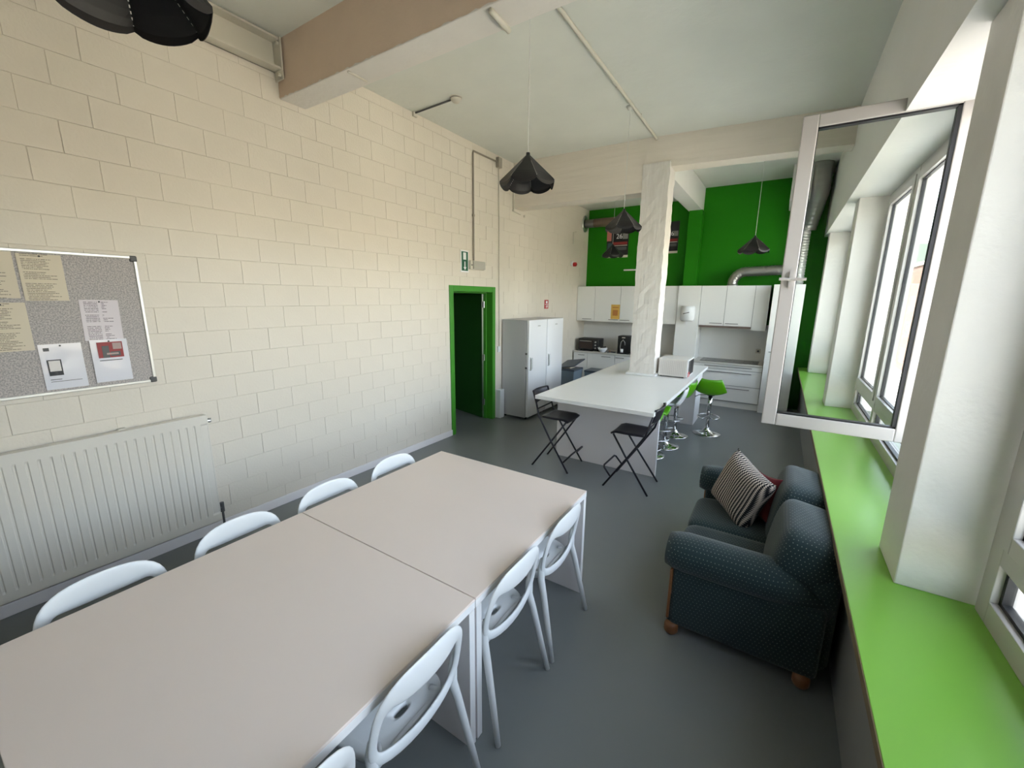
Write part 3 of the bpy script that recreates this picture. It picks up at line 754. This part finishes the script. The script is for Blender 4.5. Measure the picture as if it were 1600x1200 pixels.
# ------------------------------------------------------------------ folding stools
def make_folding():
    """faces +x; feet about .46 x .44"""
    root = thing('folding_stool', '', 'stool')
    for s_ in (-1, 1):
        y = s_*.205
        MB().tube([(.23, y*1.05, 0), (-.02, y, .38), (-.17, y*.93, .62), (-.25, y*.87, .905)], .0105, 8).build('leg', M_blackmetal, root, smooth=True)
        MB().tube([(-.24, y*1.0, 0), (.0, y*.90, .34), (.165, y*.82, .585)], .0105, 8).build('leg', M_blackmetal, root, smooth=True)
    z = .6
    MB().grid(lambda u, v: (-.15+.34*u, (-.5+v)*(.36 if u > .3 else .33+.1*u), z+.01-.018*math.sin(PI*v)*.5-(.02*(u-.85)/.15 if u > .85 else 0)), 14, 10).build('seat', M_blackmetal, root, solid=.018, smooth=True)
    MB().grid(lambda u, v: (-.215-.045*v-.03*math.sin(PI*u), (-.5+u)*.37, .765+.145*v), 12, 5).build('backrest', M_blackmetal, root, solid=.014, smooth=True)
    MB().tube([(.162, -.195, .115), (.235, -.19, .20), (.245, -.16, .215), (.245, .16, .215), (.235, .19, .20), (.162, .195, .115)], .010, 8).build('footrest', M_blackmetal, root, smooth=True)
    MB().tube([(-.195, -.17, .70), (-.195, .17, .70)], .008, 8).build('back_bar', M_blackmetal, root)
    return root
fs1 = make_folding(); fs1.location = (1.745, 4.29, 0); fs1.rotation_euler = (0, 0, .02)
fs1['label'] = 'black folding bar stool at the island corner near the fridges'; fs1['group'] = 'black folding bar stools'
dup(fs1, (2.655, 4.235, 0), PI, 'black folding bar stool at the island corner near the sofa')

# ------------------------------------------------------------------ swivel stools
def make_bar(seatm, rzseat, h=.60):
    root = thing('bar_stool', '', 'stool')
    MB().lathe([(0, 0), (.19, 0), (.195, .006), (.19, .014), (.12, .026), (.06, .05), (.038, .085), (.03, .10), (0, .10)], 32).build('base', M_chrome, root, smooth=True)
    MB().cyl((0, 0, .09), (0, 0, h-.03), .024, 16).build('pole', M_chrome, root, smooth=True)
    MB().cyl((0, 0, .30), (0, 0, h-.05), .03, 16).build('sleeve', M_chrome, root, smooth=True)
    p = [(0.0, -.03, .25)]+[(.17*math.cos(a)+.06, .15*math.sin(a), .25) for a in [math.radians(d) for d in range(-150, 151, 20)]]+[(0, .03, .25)]
    R_ = Matrix.Rotation(rzseat, 4, 'Z')
    MB().tube([R_ @ Vector(q) for q in p], .009, 8).build('footrest', M_chrome, root, smooth=True)
    def fn(u, v):
        x = -1+2*u          # across
        # v: 0 front lip .. 1 top of back
        if v < .58: t = v/.58; px = .19-.33*t; pz = .02*(1-t)**2*-1+.0; wd = .175+.03*math.sin(t*PI)
        else:
            t = (v-.58)/.42; px = -.14-.075*math.sin(t*PI/2)-.02*t; pz = .23*t**1.15; wd = .205-.075*t**1.5
        y = x*wd; pz += .045*abs(x)**2.5*(1 if v < .58 else 1-.8*(v-.58)/.42); px += .03*abs(x)**2*(0 if v < .58 else 1)
        return R_ @ Vector((px, y, h+pz))
    MB().grid(fn, 14, 20).build('seat_shell', seatm, root, smooth=True, solid=.02)
    MB().lathe([(.0, h-.05), (.05, h-.04), (.09, h-.012), (0, h-.012)], 20).build('seat_plate', M_black, root, smooth=True)
    MB().tube([R_ @ Vector(q) for q in ((0, 0, h-.03), (.03, .16, h-.055), (.04, .21, h-.09))], .006, 8).build('lever', M_darkgrey, root, smooth=True)
    return root
a_ = make_bar(M_greenseat, math.radians(95), .63); a_.location = (3.09, 6.58, 0); a_['label'] = 'green shell bar stool standing alone beside the end of the island'; a_['group'] = 'swivel bar stools'
a_['label'] = 'green shell bar stool standing alone beside the end of the island'
for (m_, rz_, x_, y_, lb) in ((M_greenseat, 170, 2.70, 6.22, 'green bar stool tucked under the island edge, behind the white one'),
        (M_plastic, 185, 2.685, 5.66, 'white shell bar stool tucked under the island side'),
        (M_greenseat, 0, 2.60, 5.21, 'bar stool under the island whose chrome base shows second nearest the front panel'),
        (M_greenseat, 0, 2.60, 4.80, 'bar stool under the island whose chrome base shows nearest the front panel')):
    b_ = make_bar(m_, math.radians(rz_), .60); b_.location = (x_, y_, 0); b_['label'] = lb; b_['group'] = 'swivel bar stools'

# ------------------------------------------------------------------ fridges
def make_fridge():
    r = thing('fridge', '', 'fridge')
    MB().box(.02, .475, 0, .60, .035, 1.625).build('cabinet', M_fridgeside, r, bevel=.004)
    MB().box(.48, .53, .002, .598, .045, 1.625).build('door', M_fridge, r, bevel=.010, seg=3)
    h = MB(); h.tube([(.53, .045, .83), (.56, .045, .84), (.56, .045, 1.02), (.53, .045, 1.03)], .010, 8)
    h.build('door_handle', M_plastic, r, smooth=True)
    MB().box(.53, .533, .06, .12, .84, 1.02).build('handle_recess', mat('grey_recess', (.17, .17, .18), .4), r)
    MB().box(.53, .532, .28, .36, 1.52, 1.535).build('badge', M_steel, r)
    for z in (.85, 1.08): MB().box(.465, .50, -.003, .0, z, z+.03).build('hinge_clip', M_darkgrey, r)
    for x in (.06, .46):
        for y in (.05, .55): MB().cyl((x, y, 0), (x, y, .035), .018, 8).build('foot', M_black, r)
    MB().box(.475, .4795, .01, .59, .05, 1.62).build('door_seal', M_darkgrey, r)
    return r
f1 = make_fridge(); f1.location = (.0, 5.625, 0); f1['label'] = 'tall white fridge nearer the green door, grey side visible'; f1['group'] = 'two white fridges'
dup(f1, (0, 6.24, 0), 0, 'tall white fridge further from the green door, next to the bin')
bn = thing('waste_bin', 'grey blue waste bin with open dark lid beyond the fridges', 'bin', (.33, 7.62, 0))
MB().add([(-.15, -.17, 0), (.15, -.17, 0), (.15, .17, 0), (-.15, .17, 0), (-.19, -.21, .55), (.19, -.21, .55), (.19, .21, .55), (-.19, .21, .55)], [(3, 2, 1, 0), (0, 1, 5, 4), (1, 2, 6, 5), (2, 3, 7, 6), (3, 0, 4, 7)]).build('bin_body', M_bin, bn, bevel=.01, solid=.006)
MB().box(-.2, .2, -.22, .22, .55, .585).build('rim', M_binlid, bn, bevel=.008)
MB().add([(-.19, -.2, .59), (.19, -.2, .66), (.24, .2, .76), (-.14, .2, .70)], [(0, 1, 2, 3)]).build('lid', M_binlid, bn, solid=.02)
MB().box(-.1, .08, -.12, .1, .585, .62).build('waste', M_paper2, bn, bevel=.02)
bn2 = thing('waste_bin', 'lighter blue grey bin right beside the fridge side bin', 'bin', (.74, 7.98, 0))
MB().add([(-.13, -.15, 0), (.13, -.15, 0), (.13, .15, 0), (-.13, .15, 0), (-.16, -.18, .5), (.16, -.18, .5), (.16, .18, .5), (-.16, .18, .5)], [(3, 2, 1, 0), (0, 1, 5, 4), (1, 2, 6, 5), (2, 3, 7, 6), (3, 0, 4, 7)]).build('bin_body', M_bin, bn2, bevel=.01, solid=.006)
MB().prism([(-.17, -.19), (.17, -.19), (.17, .19), (-.17, .19)], .5, .54).build('lid', M_binlid, bn2, bevel=.012)

# ------------------------------------------------------------------ kitchen units
YF = 8.45
def hbar(x0, x1, z, y, root):
    m = MB(); m.box(x0, x1, y-.030, y-.022, z-.005, z+.005)
    for x in (x0+.015, x1-.022): m.box(x, x+.007, y-.023, y, z-.004, z+.004)
    return m.build('handle', M_handle, root)
def base_cab(x0, x1, doors, label):
    r = thing('base_cabinet', label, 'cabinet', (x0, YF, 0), 0, 'kitchen base cabinets'); w_ = x1-x0
    MB().box(.002, w_-.002, .02, .58, .12, .805).build('carcass', M_cabbody, r)
    MB().box(.002, w_-.002, .05, .07, 0, .12).build('plinth', M_cab, r)
    for (a, b, hx0, hx1) in doors:
        d = MB().box(a+.003, b-.003, 0, .018, .13, .80).build('door', M_cab, r, bevel=.0015); hbar(hx0, hx1, .755, 0, d)
    return r
base_cab(.03, .36, [(0, .33, .12, .27)], 'white base cabinet in the far left corner under the toaster oven')
base_cab(.36, .98, [(0, .62, .33, .53)], 'white base cabinet left of the coffee machine')
base_cab(.98, 1.60, [(0, .62, .02, .20)], 'white base cabinet under the coffee machine, left of the pillar')
base_cab(1.60, 2.10, [(0, .5, .06, .2)], 'white base cabinet hidden mostly behind island and pillar')
r = thing('drawer_cabinet', 'white three-drawer kitchen unit under the cooktop', 'cabinet', (2.52, YF, 0)); w_ = 1.14
MB().box(.002, w_-.002, .02, .58, .12, .805).build('carcass', M_cabbody, r); MB().box(-.4, w_, .05, .07, 0, .12).build('plinth', M_cab, r)
for (z0, z1, hz) in ((.715, .80, .77), (.425, .71, .665), (.13, .42, .375)):
    d = MB().box(.002, w_-.002, 0, .018, z0+.002, z1-.002).build('drawer', M_cab, r, bevel=.0015); hbar(.2, .98, hz, 0, d)
r = thing('base_cabinet', 'narrow white base unit right of the boxed pipe column', 'cabinet', (2.12, YF, 0), 0, 'kitchen base cabinets')
MB().box(.002, .396, .02, .58, .12, .805).build('carcass', M_cabbody, r); MB().box(.002, .396, 0, .018, .13, .80).build('door', M_cab, r, bevel=.0015)
wt = thing('countertop', 'thin pale kitchen countertop along the back wall', 'countertop', (0.02, YF-.02, .806))
MB().box(0, 3.64, 0, .615, 0, .034).build('slab', mat('light_countertop', (.62, .60, .55), .35), wt, bevel=.003)
hb = thing('cooktop', 'black glass cooktop set into the right countertop', 'cooktop', (2.62, YF+.04, .8405))
MB().box(0, .96, 0, .46, 0, .006).build('glass_plate', M_hob, hb, bevel=.002)
for (x, y) in ((.16, .12), (.16, .33), (.5, .2), (.8, .12), (.8, .33)): MB().lathe([(.075, .0066), (.078, .0068), (.081, .0066)], 24, o=(x, y, 0)).build('ring_mark', M_darkgrey, hb)
bs = MB().box(.004, 3.66, YB-.02, YB-.001, .84, 1.52).build('trim_13', M_plaster); struct(bs)
# upper cabinets
UY = 8.58
def upper(x0, x1, z0, z1, label, hx=None, depth=None):
    r = thing('wall_cabinet', label, 'cabinet', (x0, UY, z0), 0, 'kitchen wall cabinets'); w_ = x1-x0; h = z1-z0
    MB().box(.001, w_-.001, .02, YB-UY-.003, 0, h).build('carcass', M_cabbody, r)
    d = MB().box(.003, w_-.003, 0, .018, .001, h-.001).build('door', M_cab, r, bevel=.0015)
    if hx: hbar(hx[0], hx[1], .045, 0, d)
    return r
Z0, Z1 = 1.49, 2.225
upper(.005, .42, Z0, Z1, 'leftmost white wall cupboard door in the far corner', (.15, .36))
u2 = upper(.42, .98, Z0, Z1, 'white wall cupboard with a yellow flyer taped on it', (.33, .54))
upper(.98, 1.46, Z0, Z1, 'white wall cupboard just right of the yellow flyer', (.02, .22))
upper(1.46, 1.86, Z0, Z1, 'white wall cupboard hidden behind the rough white pillar', (.1, .3))
upper(1.86, 2.11, Z0, Z1, 'narrow white wall cupboard immediately right of the pillar')
upper(2.52, 2.945, Z0+.01, Z1, 'white wall cupboard above the cooktop, left door', (.19, .40))
upper(2.945, 3.395, Z0+.01, Z1, 'white wall cupboard above the cooktop, right door', (.03, .24))
upper(3.395, 3.625, Z0-.05, Z1, 'narrow lower-hanging white wall cupboard at the right end of the run')
MB_ = MB().box(2.115, 2.515, UY-.03, YB-.004, .842, 2.225)
struct(MB_.build('trim_14', M_cab, bevel=.002))
hood = thing('extractor_hood', 'dark flat extractor hood under the cupboards above the cooktop', 'extractor hood', (2.53, UY+.01, 1.462))
MB().box(0, .86, 0, .38, 0, .035).build('hood_body', mat('brown_grey_metal', (.20, .15, .13), .4, .5), hood, bevel=.003)
MB().box(.05, .8, .04, .34, -.004, 0).build('grease_filter', M_steel, hood)
tu = thing('tall_cabinet', 'tall white cabinet at the right end of the kitchen', 'cabinet', (3.665, 8.38, 0))
MB().box(.0, .44, .02, .66, .0, 2.235).build('carcass', M_cab, tu, bevel=.002)
MB().box(.002, .438, 0, .018, .12, 2.23).build('door', M_cab, tu, bevel=.002)
hbar(.05, .2, 1.1, 0, tu)
fy = tag(MB().box(.79, .978, UY-.003, UY-.0005, 1.55, 1.85).build('yellow_flyer', M_yellow), 'yellow flyer stuck on a white wall cupboard left of the pillar', 'flyer')
a_ = MB(); a_.box(.82, .95, UY-.0042, UY-.003, 1.78, 1.80); a_.box(.83, .94, UY-.0042, UY-.003, 1.62, 1.74)
fy2 = a_.build('flyer_print', M_orange, fy)
td = thing('towel_dispenser', 'white paper towel dispenser on the boxed column', 'dispenser', (2.315, UY-.031, 1.57))
MB().lathe([(0, 0), (.10, 0), (.125, .03), (.13, .14), (.125, .25), (.11, .28), (0, .28)], 24, a0=PI, a1=2*PI).build('dispenser_body', M_plastic, td, smooth=True)
MB().box(-.128, .128, -.002, .0, .002, .278).build('back_plate', M_plastic, td)
MB().tube([(-.06, -.122, .135), (.05, -.128, .165)], .007, 6).build('logo_bar', M_darkgrey, td)
MB().add([(-.02, -.06, -.0), (.03, -.06, 0), (.02, -.065, -.06), (0, -.065, -.065)], [(0, 1, 2, 3)]).build('paper_towel', M_white, td, solid=.002)
so_ = thing('wall_socket', 'pale wall socket on the splashback above the cooktop', 'socket', (3.54, YB-.021, 1.03))
MB().box(-.04, .04, -.012, 0, -.04, .04).build('plate', M_ivory, so_, bevel=.004); MB().lathe([(.02, -.0135), (.0, -.0135)], 14, axis='y').build('outlet', M_darkgrey, so_)
# worktop items
to = thing('toaster_oven', 'black toaster oven on the far left countertop', 'oven', (.10, 8.50, .84))
MB().box(0, .47, .03, .34, .02, .27).build('casing', M_black, to, bevel=.012, seg=3)
MB().box(.02, .34, .022, .03, .05, .23).build('door_glass', mat('dark_brown_glass', (.03, .015, .01), .12), to); MB().tube([(.04, .005, .215), (.32, .005, .215)], .006, 8).build('door_handle', M_steel, to)
for z in (.07, .135, .20): MB().cyl((.405, .03, z), (.405, .008, z), .017, 14).build('knob', M_steel, to)
for x in (.04, .43): MB().cyl((x, .1, 0), (x, .1, .02), .015, 8).build('foot', M_black, to)
MB().box(-.02, .36, -.03, .02, .0, .012).build('crumb_tray', M_black, to)
bl = thing('mixing_bowl', 'white bowl beside the toaster oven', 'bowl', (.68, 8.50, .84))
MB().lathe([(0, .004), (.045, .0), (.055, .01), (.09, .06), (.105, .095), (.10, .095), (.085, .06), (.05, .015), (0, .012)], 24).build('bowl_body', M_white, bl, smooth=True)
MB().tube([(-.05, 0, .10), (.07, .02, .115)], (.012), 8).build('utensil', M_black, bl)
cm = thing('coffee_machine', 'black coffee machine with chrome arc on the counter left of the pillar', 'coffee machine', (.99, 8.50, .84))
MB().box(0, .255, .03, .3, 0, .37).build('casing', M_black, cm, bevel=.015, seg=3); MB().box(.02, .235, -.03, .03, 0, .03).build('drip_tray', M_black, cm, bevel=.004)
MB().tube([(.08, .025, .05), (.065, .022, .14), (.08, .02, .24), (.12, .018, .29), (.16, .02, .24), (.165, .022, .18)], .009, 8).build('chrome_arc', M_steel, cm, smooth=True)
MB().box(.09, .16, .022, .03, .325, .345).build('badge_plate', M_ivory, cm, bevel=.002)
MB().lathe([(0, 0), (.03, 0), (.032, .07), (.03, .07), (.028, .01), (0, .01)], 16, o=(.11, -.005, .03)).build('cup', M_white, cm, smooth=True)
bo = thing('bottle', 'dark green bottle between coffee machine and pillar', 'bottle', (1.31, 8.52, .84))
MB().lathe([(0, 0), (.04, 0), (.042, .02), (.042, .2), (.03, .25), (.014, .28), (.013, .33), (0, .33)], 20).build('glass_body', M_bottle, bo, smooth=True); MB().lathe([(.015, .31), (.015, .34), (0, .34)], 12).build('cap', M_black, bo)
ty = thing('cutlery_tray', 'small dark tray with cups on the counter', 'tray', (.84, 8.5, .84))
MB().box(-.05, .10, -.03, .1, 0, .02).build('tray_base', M_darkgrey, ty, bevel=.004); MB().cyl((0, 0, .02), (0, 0, .05), .02, 12).build('cup', mat('brown_cup', (.2, .1, .05), .4), ty)
# posters on the green wall
def poster(x0, x1, z0, z1, label):
    r = thing('event_poster', label, 'poster', ((x0+x1)/2, YB-.004, z0), 0, 'event posters on green wall'); w_ = (x1-x0)/2; h = z1-z0
    MB().box(-w_, w_, 0, .003, 0, h).build('sheet', M_poster, r)
    MB().box(-w_, -w_+.42*w_, -.002, 0, h*.50, h*.93).build('pink_figure', M_postpink, r)
    MB().box(-w_*.45, w_*.9, -.002, 0, h*.38, h*.46).build('red_band', M_posterred, r)
    MB().box(-w_*.45, w_*.9, -.002, 0, h*.345, h*.365).build('white_line', M_ivory, r)
    MB().box(-w_*.9, -w_*.5, -.002, 0, h*.18, h*.44).build('teal_block', M_postteal, r); MB().box(-w_*.3, w_*.85, -.002, 0, h*.22, h*.31).build('grey_band', mat('poster_grey', (.10, .11, .11), .5), r)
    MB().box(.45*w_, w_*.92, -.002, 0, h*.54, h*.70).build('grey_stamp', mat('poster_stamp', (.25, .26, .24), .5), r)
    MB().box(-w_, w_, -.002, 0, 0, h*.07).build('white_footer', M_ivory, r)
    text_mesh('date_text', '26', h*.2, M_white, r, Matrix.Translation((.035, -.0025, h*.62)) @ RX)
    return r
poster(.44, .92, 2.84, 3.54, 'dark event poster with white number 26 left of the pillar')
poster(1.55, 1.925, 2.88, 3.49, 'dark event poster partly hidden behind the pillar')
vent = tag(MB().box(.86, 1.32, YB-.03, YB-.002, 2.56, 2.59).build('wall_rail', M_white, bevel=.003), 'short white rail on the green wall above the cupboards', 'rail')
# ducts
def ribbed(pts, r, amp, per, name, m, root):
    P = [Vector(p) for p in pts]; out = []; rs = []
    # resample with Catmull-Rom
    Q = [P[0]]+P+[P[-1]]
    for i in range(1, len(Q)-2):
        L_ = (Q[i+1]-Q[i]).length; n = max(2, int(L_/per*4))
        for k in range(n):
            t = k/n; a, b, c, d = Q[i-1], Q[i], Q[i+1], Q[i+2]
            out.append(.5*((2*b)+(c-a)*t+(2*a-5*b+4*c-d)*t*t+(3*b-a-3*c+d)*t**3))
    out.append(P[-1]); s_ = 0
    for i, p in enumerate(out):
        if i: s_ += (p-out[i-1]).length
        rs.append(r+amp*math.cos(2*PI*s_/per))
    return MB().tube(out, rs, 20).build(name, m, root, smooth=True)
dh = thing('hood_duct', 'silver ribbed duct rising from the cupboards and bending right', 'duct', (3.0, 8.8, 2.225))
ribbed([(0, 0, 0), (0, 0, .09), (.06, 0, .19), (.16, 0, .245), (.4, 0, .255), (.83, 0, .27)], .085, .002, .05, 'duct_pipe', M_duct, dh)
MB().lathe([(.09, 0), (.09, .03), (.086, .03)], 20).build('duct_collar', M_steel, dh, smooth=True)
db = thing('ventilation_duct', 'large silver ventilation duct behind the open window pane', 'duct', (3.99, 8.86, 2.236))
ribbed([(0, 0, 0), (0, 0, .5), (0, 0, .92)], .088, .006, .045, 'ribbed_sleeve', mat('pale_flexible_duct', (.8, .8, .78), .35, .3), db)
ribbed([(0, 0, .92), (.02, -.05, 1.05), (.06, -.28, 1.28), (.08, -.45, 1.42), (.08, -.5, 1.60), (.08, -.5, 1.80)], .16, .003, .09, 'duct_pipe', M_duct, db)
dl = thing('wall_duct', 'brown grey duct along the green wall entering the left wall through a flange', 'duct', (0.004, 8.83, 3.55))
MB().tube([(.0, 0, 0), (1.0, 0, .0)], .085, 20).build('duct_pipe', M_duct, dl, smooth=True)
MB().tube([(.22, -.0, .0), (.9, 0, .0)], .0875, 20).build('duct_sleeve', M_ductd, dl, smooth=True)
MB().lathe([(0, .004), (.17, .004), (.17, .012), (.09, .02)], 24, axis='x').build('flange', M_steel, dl, smooth=True)

# ------------------------------------------------------------------ sofa
sf_ = thing('sofa', 'dark teal dotted two-seat sofa under the green window sill', 'sofa', (3.42, 2.28, 0))
D, W = .80, 1.50     # depth in x, width in y
MB().box(.03, D-.02, .05, W-.05, .06, .27).build('base', M_sofa, sf_, bevel=.03, seg=4)
def arm(y0, y1):
    m = MB()
    # side slab
    m.box(.05, D-.02, y0, y1, .06, .44)
    return m
for k, (y0, y1) in enumerate(((.04, .24), (W-.24, W-.04))):
    MB().box(.05, D-.02, y0, y1, .06, .46).build('arm_side', M_sofa, sf_, bevel=.03, seg=4)
    yc_ = (y0+y1)/2; pts = []; rs = []; n = 16
    for i in range(n+1):
        t_ = i/n; e = min(t_*n, 2) ; f = (.80, .93, 1)[int(e)]*(1-.35*max(0, t_-.7)/.3)
        pts.append((.0+(D-.02)*t_, yc_+(.03 if k == 0 else -.03)*max(0, t_-.6)/.4, .50-.10*(max(0, t_-.6)/.4)**2)); rs.append((.130*f, .112*f))
    MB().tube(pts, rs, 24, up=(0, 0, 1)).build('armrest', M_sofa, sf_, smooth=True)
def cushion(cx, cy, cz, hx, hy, hz, name, rotY=0, puff=.35, e=.42):
    def fn(u, v):
        # superellipsoid
        a = -PI/2+PI*v; b = -PI+2*PI*u
        sg = lambda w, p: math.copysign(abs(w)**p, w)
        x = hx*sg(math.cos(a), e)*sg(math.cos(b), e); y = hy*sg(math.cos(a), e)*sg(math.sin(b), e); z = hz*sg(math.sin(a), .75)
        return (x, y, z)
    o = MB().grid(fn, 40, 20, cu=True).build(name, M_sofa, sf_, smooth=True)
    o.location = (cx, cy, cz); o.rotation_euler = (0, rotY, 0); return o
for cy in (.50, 1.0):
    cushion(.33, cy, .315, .33, .262, .080, 'seat_cushion', e=.25)
for cy in (.43, 1.07):
    cushion(.655, cy, .52, .150, .33, .255, 'back_cushion', rotY=math.radians(9), e=.36)
MB().box(D-.14, D+.03, .10, W-.10, .06, .62).build('backrest', M_sofa, sf_, bevel=.06, seg=5)
for (y) in (.10, W-.10):
    MB().box(.035, .052, y-.055, y+.055, .09, .42).build('front_trim', M_woodfoot, sf_, bevel=.006)
for x in (.07, D-.08):
    for y in (.06, W-.06): MB().lathe([(0, 0), (.03, 0), (.04, .015), (.04, .05), (.03, .07), (0, .07)], 16, o=(x, y, 0)).build('foot', M_woodfoot, sf_, smooth=True)

def pillow(name, label, loc, rot, hw, hh, th, m):
    def fn(u, v, s_):
        x = -1+2*u; y = -1+2*v
        px = hw*x*(1-.10*(1-x*x)*0-.14*(1-y*y)*abs(x)**2*1.0); py = hh*y*(1-.14*(1-x*x)*abs(y)**2)
        t_ = th*((1-x**4)*(1-y**4))**.55
        t_ += .006*math.sin(7*x+3*y)*(1-x*x)*(1-y*y)
        return (px, s_*t_, py)
    mb = MB().grid(lambda u, v: fn(u, v, 1), 22, 22).grid(lambda u, v: fn(u, v, -1), 22, 22)
    o = mb.build(name, m, smooth=True); w2 = o.modifiers.new('weld', 'WELD'); w2.merge_threshold = .0008
    o.location = loc; o.rotation_euler = rot; return tag(o, label, 'cushion')
pillow('striped_cushion', 'black and white patterned square cushion standing on the sofa', (3.73, 3.30, .60), (math.radians(-14), math.radians(14), math.radians(-52)), .225, .225, .10, M_hound)
pillow('red_cushion', 'dark red cushion behind the black and white one on the sofa', (3.86, 3.42, .55), (math.radians(-18), math.radians(-10), math.radians(-60)), .19, .17, .06, M_redcloth)

# ------------------------------------------------------------------ outside
struct(MB().box(5.0, 40, -60, 160, -6.2, -6).build('street_ground', M_asphalt))
M_fac = [mat('facade_sandstone', (.42, .36, .28), .8), mat('facade_render', (.44, .42, .38), .8), mat('facade_grey', (.22, .21, .20), .8), mat('facade_brick', (.10, .05, .035), .8), mat('facade_dark_render', (.13, .125, .11), .8), mat('facade_pale_green', (.12, .15, .12), .8)]  # last three colours darkened so the far blocks do not burn out
M_pane = mat('facade_window_glass', (.015, .02, .025), .1)
def building(i, y0, y1, x0, h, m, label):
    y0 += .15; y1 -= .15
    r = thing('apartment_building', label, 'building', (x0, y0, -6), 0, 'buildings across the street'); w_ = y1-y0
    MB().box(0, 10, 0, w_, 0, h).build('wall', m, r)
    MB().box(-.25, 10, .0, w_, h, h+.35).build('cornice', M_fac[1], r)
    nf = int((h-.6)/3.0); nw = max(2, int(w_/3.2)); me = None
    fm_ = MB(); fm_.box(-.06, .06, 0, 1.5, 0, 1.7); fmesh = fm_.mesh('window', M_fac[1]); pm = MB().box(-.08, -.055, .1, 1.4, .1, 1.6).mesh('pane', M_pane)
    for f in range(nf):
        for k in range(nw):
            o = bpy.data.objects.new('window', fmesh); C.objects.link(o); o.parent = r; o.location = (0, (k+.5)*w_/nw-.75, .9+3.0*f)
            p = bpy.data.objects.new('pane', pm); C.objects.link(p); p.parent = o
        if f: MB().box(-.9, 0, w_/nw*.1, w_/nw*.9, .5+3.0*f, .62+3.0*f).build('balcony', M_fac[1], r)
    return r
for i, (y0, y1, x0, h, m, lb) in enumerate(((-14, 2, 17, 8.5, 1, 'white apartment block across the street beside the near window'), (2, 18, 17, 9.5, 0, 'cream apartment block across the street opposite the open window'),
        (18, 32, 17, 10, 2, 'grey apartment block across the street further along'), (32, 50, 16.5, 12.5, 4, 'white balcony block across the street seen past the window mullion'),
        (50, 72, 16.5, 12, 3, 'brick apartment block far along the street'), (72, 100, 16, 15, 5, 'cream apartment block at the far end of the street'))):
    building(i, y0, y1, x0, h, M_fac[m], lb)
